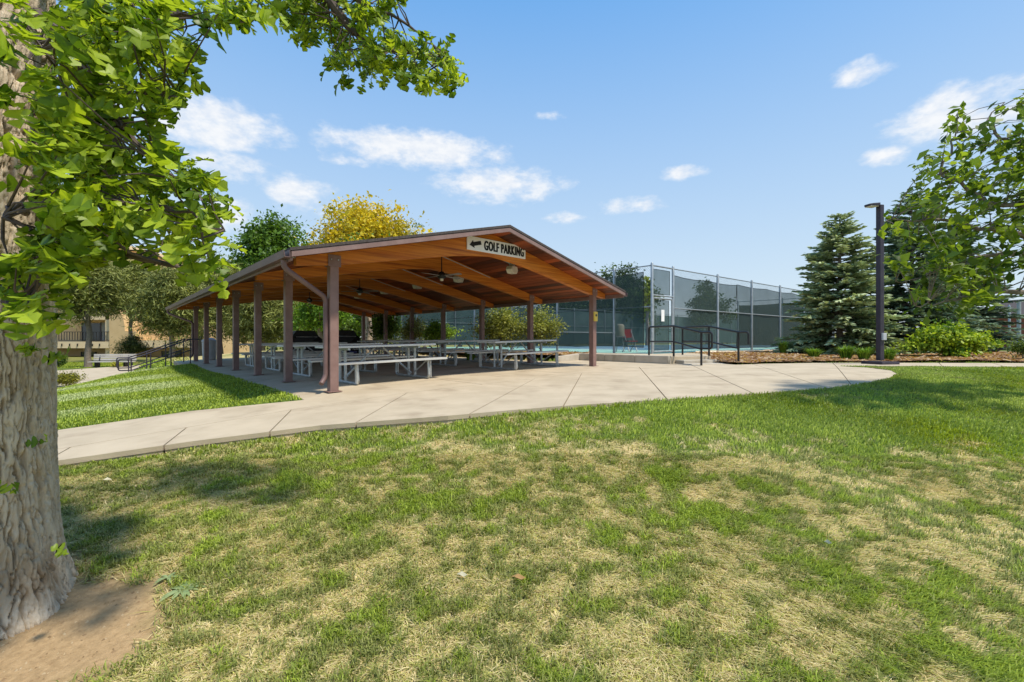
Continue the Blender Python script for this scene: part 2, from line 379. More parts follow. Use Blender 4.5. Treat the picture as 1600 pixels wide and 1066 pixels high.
def ground(x, y):
    z = ground_raw(x, y); x = np.asarray(x, float); y = np.asarray(y, float)
    z = z+.03*(fbm(x*1.1, y*1.1, 3)-.5)*sstep(1.5, 3, y)
    z = np.where(inpoly(x, y, PAVE), np.minimum(z, slab(x, y)-.07), z)
    z = np.where(inpoly(x, y, COURT), np.minimum(z, -.62), z)
    z = np.where(inpoly(x, y, LOW), np.minimum(z, -1.70), z)
    return z
def gz(x, y): return float(ground(np.array([x]), np.array([y]))[0])

# bare earth patch under the oak
def dirt_amt(x, y):
    d = np.hypot((x+2.62)/.88, (y-2.22)/.56); n = fbm(x*3.2, y*3.2, 11)
    return 1-sstep(.75, 1.25, d+(n-.5)*.9)
# how green the turf is: 1 fresh, 0 dry straw
def green_amt(x, y):
    x = np.asarray(x, float); y = np.asarray(y, float)
    n = fbm(x*1.5, y*1.5, 21, 5); n2 = fbm(x*4.6, y*4.6, 22, 3)
    # mower streaks on the right: sheen of combed blades, painted into the greenness
    a = R(-24); sx = x*math.cos(a)+y*math.sin(a); sy = -x*math.sin(a)+y*math.cos(a)
    st = fbm(sx*.55, sy*4.2, 23, 3)
    n3 = fbm(x*12.5, y*12.5, 24, 2); g = .44+1.15*(n-.5)+1.3*(n2-.5)+2.0*(n3-.5)
    k = sstep(.2, 1.6, x); g = g*(1-.65*k)+k*(.43+1.35*(st-.5)+.7*(n-.5)+1.0*(n2-.5)+1.6*(n3-.5))
    edge = sstep(1.2, .2, np.abs(y-(5.2+.10*(x+.8)+.03*np.maximum(x, 0)**1.3)))
    g = g+.28*edge
    g = g+sstep(4.6, 6.2, y+.25*np.clip(x-1, 0, 4)+.7*(n-.5))*1.0*sstep(-.2, 1.4, x)
    g = np.where(to_s(x, y) < -.5, np.where(to_w(x, y) > -1.0-.2*(to_s(x, y)), 1.15, g+.15), g)
    g = g-.12*sstep(1.2, .4, np.hypot((x+.1)/1.6, (y-3.6)/.9))
    return np.clip(g, 0, 1.2)

# ground sheet: fine near the camera, coarse towards the horizon
def axis(lo, hi, fine, step, grow):
    a = [0.]; st = step
    while a[-1] < hi:
        if a[-1] > fine: st *= grow
        a.append(a[-1]+st)
    b = [0.]; st = step
    while b[-1] > lo:
        if -b[-1] > fine: st *= grow
        b.append(b[-1]-st)
    return np.array(b[:0:-1]+a)
gx = axis(-900, 900, 9, .13, 1.06); gy = axis(-40, 1400, 15, .13, 1.06)
GX, GY = np.meshgrid(gx, gy); GZ = ground(GX, GY)
nx_, ny_ = len(gx), len(gy)
idx = np.arange(nx_*ny_).reshape(ny_, nx_)
quads = np.stack((idx[:-1, :-1], idx[:-1, 1:], idx[1:, 1:], idx[1:, :-1]), -1).reshape(-1, 4)
gg = green_amt(GX, GY).ravel()[:, None]; dd = dirt_amt(GX, GY).ravel()[:, None]
c_soil = np.array((.41, .28, .15)); c_straw = np.array((.56, .445, .225)); c_grn = np.array((.10, .15, .028))
gc = c_straw*(1-np.clip(gg, 0, 1))+c_grn*np.clip(gg, 0, 1)
fr = sstep(25, 60, np.hypot(GX, GY)).ravel()[:, None]; gc = gc*(1-fr)+fr*np.array((.20, .20, .06))
gc = gc*(1-dd)+c_soil*dd
def groundmat():
    m = bpy.data.materials.new('turf_soil'); m.use_nodes = True; t = NT(m.node_tree); b = m.node_tree.nodes['Principled BSDF']
    at = t.n('ShaderNodeAttribute', _attribute_name='tint'); v = t.n('ShaderNodeNewGeometry').outputs['Position']
    n = t.noise(v, 28, 6, .65); t.link(t.mix(1., at.outputs['Color'], t.ramp(n, [(.25, (.72, .7, .66)), (.75, (1.2, 1.2, 1.2))]), 'MULTIPLY'), b.inputs['Base Color'])
    b.inputs['Roughness'].default_value = 1; b.inputs['Specular IOR Level'].default_value = .1
    bn = t.n('ShaderNodeBump'); bn.inputs['Strength'].default_value = .7; bn.inputs['Distance'].default_value = .03
    t.link(t.noise(v, 22, 8, .7), bn.inputs['Height']); t.link(bn.outputs[0], b.inputs['Normal']); return m
me = np_mesh('ground', np.stack((GX.ravel(), GY.ravel(), GZ.ravel()), -1), quads.ravel(), np.full(len(quads), 4), groundmat(), gc, True)
tag(put('ground', me), kind='structure')

# ------------------------------------------------------------------ pavement in separate panels
bm = bmesh.new(); bm.faces.new([bm.verts.new((x, y, 0)) for x, y in PAVE])
def cut(p, q, sel=None):
    d = Vector((q[0]-p[0], q[1]-p[1], 0)); n = Vector((-d.y, d.x, 0)).normalized()
    fs = [f for f in bm.faces if sel is None or sel(f.calc_center_median())]
    ge = list({e for f in fs for e in f.edges}); gv = list({v for f in fs for v in f.verts})
    bmesh.ops.bisect_plane(bm, geom=gv+ge+fs, plane_co=Vector((p[0], p[1], 0)), plane_no=n, dist=1e-5)
cut(sw(0, -1.15), sw(1, -1.15))                                   # front edge of the shelter floor
front = lambda c: to_w(c.x, c.y) < -1.1
back = lambda c: to_w(c.x, c.y) > -1.2
for a, b in (((912, 578), (880, 635)), ((997, 572), (1045, 627)), ((1090, 575), (1180, 616)), ((1190, 573), (1290, 606)), ((1306, 572), (1330, 601))): cut(pslab(*a), pslab(*b), front)
cut(pslab(820, 600), pslab(735, 646), front); cut(pslab(640, 612), pslab(560, 658), front); cut(pslab(476, 620), pslab(420, 676), front); cut(pslab(330, 638), pslab(255, 697), front); cut(pslab(180, 660), pslab(60, 727), front)
for p in ((1470, 570), (1560, 570), (1660, 570)): a = pslab(*p); cut(a, (a[0]+.9, a[1]+1), lambda c: c.x > 9.5)
for s in (2.4, 5.2): cut(sw(s, 0), sw(s, 1), back)
for w_ in (2.52, 5.03, 7.55, 10.06, 12.6): cut(sw(0, w_), sw(1, w_), back)
pav = empty('pavement', (0, 0, 0), kind='structure')
jf = MB()
for f in bm.faces[:]:
    b2 = bmesh.new(); fc = b2.faces.new([b2.verts.new(v.co) for v in f.verts])
    if fc.calc_area() < .02: b2.free(); continue
    b3 = b2.copy(); bmesh.ops.triangulate(b3, faces=b3.faces[:]); bmesh.ops.subdivide_edges(b3, edges=[e for e in b3.edges if e.calc_length() > 3], cuts=2, use_grid_fill=True); bmesh.ops.triangulate(b3, faces=b3.faces[:])
    b3.verts.index_update(); jf.add([(v.co.x, v.co.y, slab(v.co.x, v.co.y)-.05) for v in b3.verts], [[v.index for v in q.verts] for q in b3.faces]); b3.free()
    pts = [v.co.copy() for v in fc.verts]; ar = sum(p.x*q.y-q.x*p.y for p, q in zip(pts, pts[1:]+pts[:1])); sg_ = 1 if ar > 0 else -1
    for i_, v in enumerate(fc.verts):
        p0, p1, p2 = pts[i_-1], pts[i_], pts[(i_+1) % len(pts)]; d1 = (p1-p0).normalized(); d2 = (p2-p1).normalized()
        n1 = Vector((-d1.y, d1.x, 0))*sg_; n2 = Vector((-d2.y, d2.x, 0))*sg_; bs = (n1+n2); k_ = .009/max(.35, 1+n1.dot(n2)); v.co = p1+bs*k_
    bmesh.ops.triangulate(b2, faces=b2.faces[:])
    bmesh.ops.subdivide_edges(b2, edges=[e for e in b2.edges if e.calc_length() > 3], cuts=2, use_grid_fill=True); bmesh.ops.triangulate(b2, faces=b2.faces[:])
    for v in b2.verts: v.co.z = slab(v.co.x, v.co.y)
    ret = bmesh.ops.extrude_face_region(b2, geom=b2.faces[:])
    for v in [g for g in ret['geom'] if isinstance(g, bmesh.types.BMVert)]: v.co.z -= .13
    bmesh.ops.recalc_face_normals(b2, faces=b2.faces[:])
    me = bpy.data.meshes.new('panel'); b2.to_mesh(me); b2.free(); me.materials.append(M_conc); put('panel', me, pav)
bm.free()
jf.build('joint_filler', mat('joint_filler', (.10, .08, .055), (.16, .13, .09), 9, .95), pav, fix=False)
lp = MB().prism(LOW, -1.75, lambda x, y: -1.62-.04*(y > 20)).build('lower_path', M_conc); tag(lp, kind='structure')

# tennis landing, its low wall, the steps
LAND = [(K0[0], K0[1]), (K1[0], K1[1]), (4.86, 13.32), (6.12, 13.79), (6.75, 15.6), tuple(FC+FR*2.4-V*.15), tuple(FC+FR*.05-V*.05), tuple(FC+V*2.4-U*.05)]
land = MB().prism(LAND, -1.0, -.505).build('landing', M_conc); tag(land, kind='structure')
kw = empty('kerb_wall', (K0[0], K0[1], -.8), label='low concrete kerb wall between shelter pavement and tennis landing', cat='wall')
kd = np.array(K1)-np.array(K0); kl = np.linalg.norm(kd); kd /= kl; ang = math.atan2(kd[1], kd[0])
for i in range(3):
    a = kl/3*i+.006; b = kl/3*(i+1)-.006
    MB().box(((a+b)/2, -.085, .02), (b-a, .15, .60)).build('panel', M_kerb, kw, rz=ang, bevel=.012)
MB().bar((0, 0, .12), (-U[0]*1.25, -U[1]*1.25, .04), .16, .4).build('panel', M_kerb, kw, bevel=.012)
stp = empty('concrete_steps', (5.5, 13.4, -.75), label='two concrete steps up to the tennis gate landing', cat='steps')
PD = np.array((.94, .35)); PD /= np.linalg.norm(PD); QD = np.array((PD[1], -PD[0]))
def stepbox(off, dep, z0, z1, wd):
    c = np.array((5.49, 13.555))+QD*off; return MB().box((c[0]-5.5, c[1]-13.4, (z0+z1)/2+.75), (wd, dep, z1-z0), math.atan2(PD[1], PD[0]))
stepbox(.19, .36, -1, -.60, 1.36).build('step', M_kerb, stp, bevel=.012); stepbox(.56, .36, -1, -.69, 1.5).build('step', M_kerb, stp, bevel=.012)

# mulch beds
def sheet(name, poly, mt, off, step=.35, amp=.05):
    xs = [p[0] for p in poly]; ys = [p[1] for p in poly]; gxx = np.arange(min(xs), max(xs)+step, step); gyy = np.arange(min(ys), max(ys)+step, step)
    X, Y = np.meshgrid(gxx, gyy); Z = ground_raw(X, Y)+off+amp*(fbm(X*3, Y*3, 31)-.5); ii = np.arange(X.size).reshape(X.shape)
    q = np.stack((ii[:-1, :-1], ii[:-1, 1:], ii[1:, 1:], ii[1:, :-1]), -1).reshape(-1, 4)
    cx = X.ravel()[q].mean(1); cy = Y.ravel()[q].mean(1); q = q[inpoly(cx, cy, poly)]
    return tag(put(name, np_mesh(name, np.stack((X.ravel(), Y.ravel(), Z.ravel()), -1), q.ravel(), np.full(len(q), 4), mt, None, True)), kind='structure')
sheet('mulch_bed', BED_R, M_mulch, .06, .15); sheet('mulch_bed', BED_B, M_mulch, .10, .15)
def chips(poly, n, seed, off, sz=(.03, .09)):
    r = np.random.default_rng(seed); xs = np.array([p[0] for p in poly]); ys = np.array([p[1] for p in poly]); x = r.uniform(xs.min(), xs.max(), n*3); y = r.uniform(ys.min(), ys.max(), n*3)
    k = inpoly(x, y, poly); x = x[k][:n]; y = y[k][:n]; z = ground_raw(x, y)+off; m = len(x)
    a = r.uniform(0, 6.28, m); L = r.uniform(*sz, m); W = L*r.uniform(.2, .45, m); t1 = r.normal(0, .25, m); t2 = r.normal(0, .25, m)
    ca, sa = np.cos(a), np.sin(a); vs = np.empty((m, 4, 3))
    for i, (p, q) in enumerate(((-1, -1), (1, -1), (1, 1), (-1, 1))):
        vs[:, i, 0] = x+ca*L*p-sa*W*q; vs[:, i, 1] = y+sa*L*p+ca*W*q; vs[:, i, 2] = z+L*t1*p+W*t2*q+.015
    base = np.array(((.22, .115, .055), (.42, .26, .14), (.6, .46, .30), (.32, .18, .09)))[r.integers(0, 4, m)]
    return vs.reshape(-1, 3), np.repeat(base, 4, 0), m
for nm, poly, n in (('mulch_chips', [p for p in BED_R if p[0] < 24], 26000), ('mulch_chips', BED_B, 6000)):
    vs, cc, m = chips(poly, n, 5, .07 if n > 9000 else .11)
    tag(put(nm, np_mesh(nm, vs, np.arange(m*4), np.full(m, 4), M_leaf, cc)), 'shredded brown bark mulch covering the '+('long bed below the spruces' if n > 9000 else 'bed beside the shelter'), 'mulch', kind='stuff')
# cobbles along the fence foot beside the steps
cob = MB().lathe((0, 0, 0), [(.03, -.03), (.07, -.01), (.075, .02), (.045, .045)], 7).mesh('cobble', mat('cobble', (.42, .33, .22), (.62, .52, .38), 3, .9, rnd=.3), smooth=True)
cobp = tag(put('cobble_edging', None), 'tan cobble stones edging the fence foot beside the steps', 'stones')
for i in range(90):
    t = random.uniform(2.6, 11); p = FC+FR*t-V*(-1)*random.uniform(-.0, -.55)*1.0
    p = FC+FR*t-np.array((FR[1], -FR[0]))*(-random.uniform(.15, .6))
    o = put('cobble', cob, cobp, (p[0], p[1], float(ground_raw(p[0], p[1]))+.09), random.uniform(0, 6)); k = random.uniform(.7, 1.5); o.scale = (k*1.2, k, k)

# ------------------------------------------------------------------ pavilion
pv = empty('picnic_shelter', (P0[0], P0[1], -.9), PANG, label='open timber picnic shelter with brown posts and low gable roof', cat='shelter')
S = 7.35; EL, ER = .85, .65; SM = (S+ER-EL)/2; BAY = 2.516; NB = 7; OV = .62; LEN = BAY*6
HALF = SM+EL; ZE, ZR = 2.20, 3.30             # underside of the roof deck at the eave and at the ridge (local, slab = 0)
def under(s): return ZR-(ZR-ZE)*abs(s-SM)/HALF
slope = math.atan2(ZR-ZE, HALF)
def slz(s): return .02*max(s, 0)
post_mb = {}
for side in (0, 1):
    s = 0 if side == 0 else S
    z0 = slz(s); pm = MB().box((0, 0, (2.334+z0)/2), (.15, .15, 2.334-z0)).mesh('post', M_post, bevel=.012)
    pp = MB().box((0, 0, .006), (.24, .24, .012)).mesh('base_plate', M_post)
    sp = MB()
    for yy in (-.079, .079): sp.box((0, yy, 2.26), (.22, .008, .2))
    spm = sp.mesh('saddle_plate', M_post)
    bo = MB()
    for yy in (-.088, .088):
        for xx in (-.06, .06): bo.lathe((xx, yy, 2.28), [(.012, -.012), (.012, .012)], 6)
    bom = bo.mesh('bolts', M_galv)
    for k in range(NB):
        o = put('post', pm, pv, (s, k*BAY, 0)); o.location.z = z0; o.scale.z = 1
        o.data = pm; o.location.z = 0 if side == 0 else 0
        c = put('saddle_plate', spm, o); put('bolts', bom, o)
        if side == 0: put('base_plate', pp, o)
        else: put('base_plate', pp, o, (0, 0, z0))
# right posts start at the raised slab
for o in kids(pv):
    pass
def bottom(s):
    t = abs(s-SM); h = S/2
    z = 2.17+.195*(h-t)
    if t < 1.4: z -= .07*(1-t/1.4)**2*1.3
    return z
bw = .135
def beam_mesh():
    ss = [-.62]+[SM+(S/2)*math.copysign(1, q)*abs(q)**1.0 for q in np.linspace(-1, 1, 41)]+[S+.5]
    vs = []; fs = []
    for s in ss:
        top = under(s)-.004; bot = bottom(s) if 0 <= s <= S else bottom(0 if s < 0 else S)-(.205*(abs(s) if s < 0 else s-S))*.4
        if s in (ss[0], ss[-1]): bot = top-.13
        for y in (-bw/2, bw/2): vs += [(s, y, bot), (s, y, top)]
    for i in range(len(ss)-1):
        a = i*4; b = a+4
        fs += [(a, b, b+1, a+1), (a+3, b+3, b+2, a+2), (a+1, b+1, b+3, a+3), (a+2, b+2, b, a)]
    fs += [(0, 1, 3, 2), (len(vs)-4, len(vs)-2, len(vs)-1, len(vs)-3)]
    return MB().add(vs, fs).mesh('beam', M_beam)
bmsh = beam_mesh()
for k in range(NB): put('beam', bmsh, pv, (0, k*BAY, 0))
# deck boards, laid along the ridge in random lengths
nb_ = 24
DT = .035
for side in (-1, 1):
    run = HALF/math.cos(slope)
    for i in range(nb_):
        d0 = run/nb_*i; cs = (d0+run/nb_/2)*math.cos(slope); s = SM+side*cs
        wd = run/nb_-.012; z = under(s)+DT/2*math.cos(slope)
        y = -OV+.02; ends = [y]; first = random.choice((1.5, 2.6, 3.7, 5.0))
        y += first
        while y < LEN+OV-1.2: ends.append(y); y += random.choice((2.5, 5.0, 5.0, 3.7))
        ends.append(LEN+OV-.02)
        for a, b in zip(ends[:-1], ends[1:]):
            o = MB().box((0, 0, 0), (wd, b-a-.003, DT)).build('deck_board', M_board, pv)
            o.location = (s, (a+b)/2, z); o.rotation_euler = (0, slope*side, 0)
# roof covering over the boards
rc = MB()
for side in (-1, 1):
    e = SM+side*(HALF+.03)
    prof = [(SM, ZR+DT+.012), (e, under(SM+side*HALF)+DT+.004), (e, under(SM+side*HALF)+DT+.05), (SM, ZR+DT+.062)]
    rc.strip(prof, -OV-.03, LEN+OV+.03, lambda p, q, a: (p, a, q))
roof = rc.build('roof', M_roof, pv)
# fascia boards on the gables, gutters on the eaves
for y in (-OV, LEN+OV):
    for side in (-1, 1):
        e = SM+side*(HALF+.01); zb = under(SM+side*HALF)
        prof = [(SM, ZR-.05), (e, zb-.05), (e, zb+DT), (SM, ZR+DT)]
        MB().strip(prof, y-.02, y+.02, lambda p, q, a: (p, a, q)).build('fascia', M_fascia, roof)
for side in (-1, 1):
    e = SM+side*(HALF+.025); zb = under(SM+side*HALF); sg = side
    prof = [(e, zb+.05), (e, zb-.065), (e+sg*.08, zb-.065), (e+sg*.10, zb+.04), (e+sg*.09, zb+.04), (e+sg*.072, zb-.055), (e+sg*.012, zb-.055), (e+sg*.012, zb+.05)]
    MB().strip(prof, -OV-.02, LEN+OV+.02, lambda p, q, a: (p, a, q)).build('gutter', M_gutter, roof)
    MB().box((e-sg*.03, LEN/2, zb-.035), (.035, LEN+OV*2-.06, .13)).build('fascia', M_fascia, roof)
def rectpipe(pts, wd): 
    m = MB(); m.tube(pts, wd, 10); return m
eL = SM-HALF
for y, out in ((.02, -1), (LEN-.02, 1)):
    yo = y-.45*1 if out < 0 else y+.40
    xo = -.115
    pts = [(eL-.06, yo, ZE-.09), (eL-.055, yo, ZE-.17), (eL-.02, yo, ZE-.22), (xo-.05, y-.0 if out > 0 else y-.02, ZE-.55), (xo, y, ZE-.62), (xo, y, ZE-.70), (xo, y, .32), (xo-.02, y, .24), (xo-.10, y-.06 if out < 0 else y, .15)]
    MB().tube(pts, .043, 10).build('downspout', M_gutter, pv, smooth=True)
# metal tie rods from left eave corners to the posts
for k in (0, 1): MB().tube([(-.78, k*BAY-.02, 2.24), (-.08, k*BAY-.02, 2.27)], .012, 6).build('conduit', M_galv, pv)
# flood lights with conduit under the right slope
lamp_b = MB()
hexp = [(-.17, 0), (-.11, -.10), (.11, -.10), (.17, 0), (.12, .09), (-.12, .09)]
lbm = MB().strip(hexp, -.09, .09, lambda p, q, a: (p, a, q)).mesh('shade', M_lens, bevel=.01)
for k in range(6):
    s, y = 5.1, .95+2.42*k; t = empty('flood_light', (*sw(s, y), -.9+under(s)-.16), PANG+.3,
        label='pale hexagonal flood light under the shelter roof, '+('nearest the gable sign', 'second from the gable sign', 'third from the gable sign', 'fourth from the gable sign', 'fifth from the gable sign', 'farthest from the gable sign')[k], cat='light', group='flood lights under the shelter roof')
    put('shade', lbm, t); MB().box((0, 0, .12), (.12, .12, .08)).build('housing', M_galv, t); MB().tube([(0, 0, .15), (0, 0, .2)], .02, 8).build('stem', M_galv, t)
for k in range(6):
    y = .95+2.42*k; s0 = SM+.12
    MB().tube([(s0, y, under(s0)-.02), (5.02, y, under(5.02)-.02)], .014, 6).build('conduit', M_galv, pv)
# conduit along beams seen as thin bright lines
for k in range(1, 5): MB().tube([(s, k*BAY-bw/2-.015, under(s)-.05) for s in (SM+.15, SM+1.4, SM+2.0)], .011, 6).build('conduit', M_galv, pv)
# ceiling fans on the ridge
for k, y in enumerate((2.0, 7.0, 12.0)):
    t = empty('ceiling_fan', (*sw(SM, y), -.9+2.56), PANG+.5*k, label='black ceiling fan with pale blades, '+('nearest the gable sign', 'midway along the shelter', 'at the far end of the shelter')[k], cat='fan', group='ceiling fans under the ridge')
    MB().tube([(0, 0, .1), (0, 0, ZR-2.56)], .014, 8).build('downrod', M_black, t)
    MB().lathe((0, 0, 0), [(.05, -.07), (.10, -.05), (.115, .0), (.10, .06), (.05, .11)], 16).build('motor', M_black, t, smooth=True)
    MB().lathe((0, 0, -.13), [(.035, 0), (.05, .03), (.045, .06)], 12).build('switch_cup', M_lens, t, smooth=True)
    for j in range(4):
        a = j*math.pi/2+.2; MB().add([(.1, -.03, .0), (.65, -.065, .012), (.68, 0, .0), (.65, .065, -.012), (.1, .03, -.0), (.1, -.03, .008), (.65, -.065, .02), (.68, 0, .008), (.65, .065, -.004), (.1, .03, .008)],
            [(4, 3, 2, 1, 0), (5, 6, 7, 8, 9)]+[(i, (i+1) % 5, 5+(i+1) % 5, 5+i) for i in range(5)]).build('blade', mat('fan_blade', (.3, .29, .28)) if 'fan_blade' not in MATS else MATS['fan_blade'], t, (0, 0, 0), a)
# sign on the front beam
sg = empty('sign', (*sw(3.70, -bw/2-.022), -.9+2.85), PANG, label='white GOLF PARKING sign with black arrow on the gable beam', cat='sign')
MB().box((0, 0, .145), (1.75, .025, .30)).build('board', M_white, sg, bevel=.004)
cu = bpy.data.curves.new('lettering', 'FONT'); cu.body = 'GOLF PARKING'; cu.size = .315; cu.extrude = .002; cu.offset = .006; cu.space_character = 1.16
cu.align_x = 'LEFT'; cu.align_y = 'CENTER'
to = bpy.data.objects.new('tmp_text', cu); COL.objects.link(to)
bpy.context.view_layer.update()
tm = bpy.data.meshes.new_from_object(to.evaluated_get(bpy.context.evaluated_depsgraph_get())); bpy.data.objects.remove(to)
co = np.empty(len(tm.vertices)*3); tm.vertices.foreach_get('co', co); co = co.reshape(-1, 3)
co[:, 0] -= co[:, 0].min(); co[:, 1] -= (co[:, 1].min()+co[:, 1].max())/2
co[:, 0] *= 1.21/co[:, 0].max(); co[:, 1] *= 0.212/(co[:, 1].max()-co[:, 1].min())
co[:, 0] += -.40
tm.vertices.foreach_set('co', np.stack((co[:, 0], -co[:, 2]-.0145, co[:, 1]+.145), -1).ravel()); tm.materials.clear(); tm.materials.append(M_ink); tm.update()
lt0 = MB(); nv_ = [tuple(v.co) for v in tm.vertices]; nf_ = [tuple(p.vertices) for p in tm.polygons]
for i_, dx_ in enumerate((0, -.011, -.005, .005, .011)): lt0.add([(p[0]+dx_, p[1]+.0004*i_, p[2]) for p in nv_], nf_)
lt0.build('lettering', M_ink, sg, fix=False)
a_ = math.radians(15); arrow = [(-.82, 0), (-.70, .085), (-.70, .042), (-.49, .042), (-.49, -.042), (-.70, -.042), (-.70, -.085)]
arr = [((x+.645)*math.cos(a_)-y*math.sin(a_)-.645, (x+.645)*math.sin(a_)+y*math.cos(a_)) for x, y in arrow]
MB().strip(arr, -.0145, -.018, lambda p, q, a: (p, a, q+.145)).build('arrow', M_ink, sg)
# yellow call box on the right front post
cb = empty('call_box', (*sw(S, -.098), -.9+1.42), PANG, label='small yellow call box on the right front shelter post', cat='box')
MB().box((0, 0, .14), (.15, .045, .27)).build('body', M_yellow, cb, bevel=.015)
MB().strip([(.035*math.cos(a*math.pi/6), .035*math.sin(a*math.pi/6)) for a in range(12)], -.022, -.03, lambda p, q, a: (p, a, q+.17)).build('dial', M_black, cb)

# ------------------------------------------------------------------ picnic tables
def bend(pts, r=.07, n=4):
    out = [Vector(pts[0])]
    for a, b, c in zip(pts[:-2], pts[1:-1], pts[2:]):
        a, b, c = Vector(a), Vector(b), Vector(c); p = b+(a-b).normalized()*r; q = b+(c-b).normalized()*r
        for i in range(n+1): t = i/n; out.append(p*(1-t)**2+b*2*t*(1-t)+q*t*t)
    out.append(Vector(pts[-1])); return out
def make_table():
    t = empty('picnic_table', (0, 0, 0))
    pm = MB().box((0, 0, 0), (2.44, .242, .042)).mesh('plank', M_alu, bevel=.006)
    for y in (-.25, 0, .25): put('plank', pm, t, (0, y, .745))
    for y in (-.70, .70): MB().box((0, y, .44), (2.44, .25, .042)).build('seat', M_alu, t, bevel=.006)
    for x in (-.8, .8):
        m = MB(); r = .03
        m.tube(bend([(x, -.70, .42), (x, -.74, r), (x, .74, r), (x, .70, .42)], .1, 5), r, 8)
        f = m.build('leg_frame', M_galv, t, smooth=True)
        for y in (-.14, .14): MB().tube(bend([(x, y, r), (x, y, .70)], .05), r, 8).build('upright', M_galv, t, smooth=True)
        MB().box((x, 0, .70), (.05, .68, .045)).build('cross_bar', M_galv, t)
        for y in (-.72, .72): MB().box((x+math.copysign(.03, x), y, .22), (.012, .085, .36)).build('leg_plate', M_alu, t)
        MB().tube([(x*.97, 0, .10), (x*.12, 0, .70)], .022, 8).build('brace', M_galv, t)
        for y in (-1, 1): MB().tube([(x*.97, .14*y, .12), (x*.97, .66*y, .40)], .015, 6).build('seat_brace', M_galv, t)
    return t
tab0 = make_table(); first = True
lab = ['aluminium picnic table just behind the front left post with downspout', 'aluminium picnic table second behind the front left shelter post', 'aluminium picnic table third in the row along the left posts', 'aluminium picnic table farthest in the row along the left posts',
       'aluminium picnic table at the open front right, nearest the call box post', 'aluminium picnic table second in the row along the right posts', 'aluminium picnic table third in the row along the right posts', 'aluminium picnic table fourth in the row along the right posts', 'aluminium picnic table farthest in the row along the right posts']
spots = [(1.5, 1.30, 0), (1.45, 3.8, .01), (1.5, 6.3, -.01), (1.5, 8.8, .01), (5.80, 1.42, .02), (5.7, 3.9, -.01), (5.75, 6.4, .01), (5.7, 8.9, 0), (5.7, 11.4, 0)]
for (s, w_, dr), l in zip(spots, lab):
    t = tab0 if first else copy_tree(tab0); first = False
    x, y = sw(s, w_); t.location = (x, y, slab(x, y)-.003); t.rotation_euler = (0, -.02, PANG+dr)
    tag(t, l, 'picnic table', 'picnic tables under the shelter')
# covered grills and small things at the far end
def grill(s, w_, label):
    x, y = sw(s, w_); g = empty('covered_grill', (x, y, slab(x, y)), PANG, label=label, cat='grill', group='covered grills')
    m = MB(); prof = [(-.62, 0.), (-.62, .86), (-.5, .98), (-.36, 1.2), (.36, 1.2), (.5, .98), (.62, .86), (.62, 0.)]
    m.strip(prof, -.33, .33, lambda p, q, a: (p*(1 if q < .9 else 1), a*(1 if q < .9 else .72), q)); m.build('cover', M_cover, g, bevel=.03)
    MB().tube([(-.4, -.345, .95), (.4, -.345, .95)], .018, 6).build('handle', M_galv, g)
grill(3.1, 11.2, 'large black covered grill, the left of the two grills'); grill(4.5, 10.7, 'black covered grill, the right of the two grills')
for i, (s, w_) in enumerate(((3.65, 8.6), (3.95, 8.45))):
    x, y = sw(s, w_); t = empty('storage_bin', (x, y, slab(x, y)), PANG, label='navy blue plastic bin beyond the near table, '+('left one' if i == 0 else 'right one'), cat='bin', group='navy bins')
    MB().lathe((0, 0, 0), [(.11, 0), (.13, .30), (.135, .36)], 14).build('body', M_navy, t, smooth=True); MB().lathe((0, 0, .36), [(.145, 0), (.14, .03), (.05, .05)], 14).build('lid', M_navy, t, smooth=True)
x, y = sw(.55, 15.6); t = empty('trash_can', (x, y, slab(x, y)), label='pale grey trash can behind the farthest left shelter post', cat='trash can')
MB().lathe((0, 0, 0), [(.22, 0), (.25, .05), (.27, .75), (.27, .8)], 18).build('body', M_grey, t, smooth=True); MB().lathe((0, 0, .8), [(.285, 0), (.28, .06), (.16, .16), (.10, .17)], 18).build('lid', M_grey, t, smooth=True)

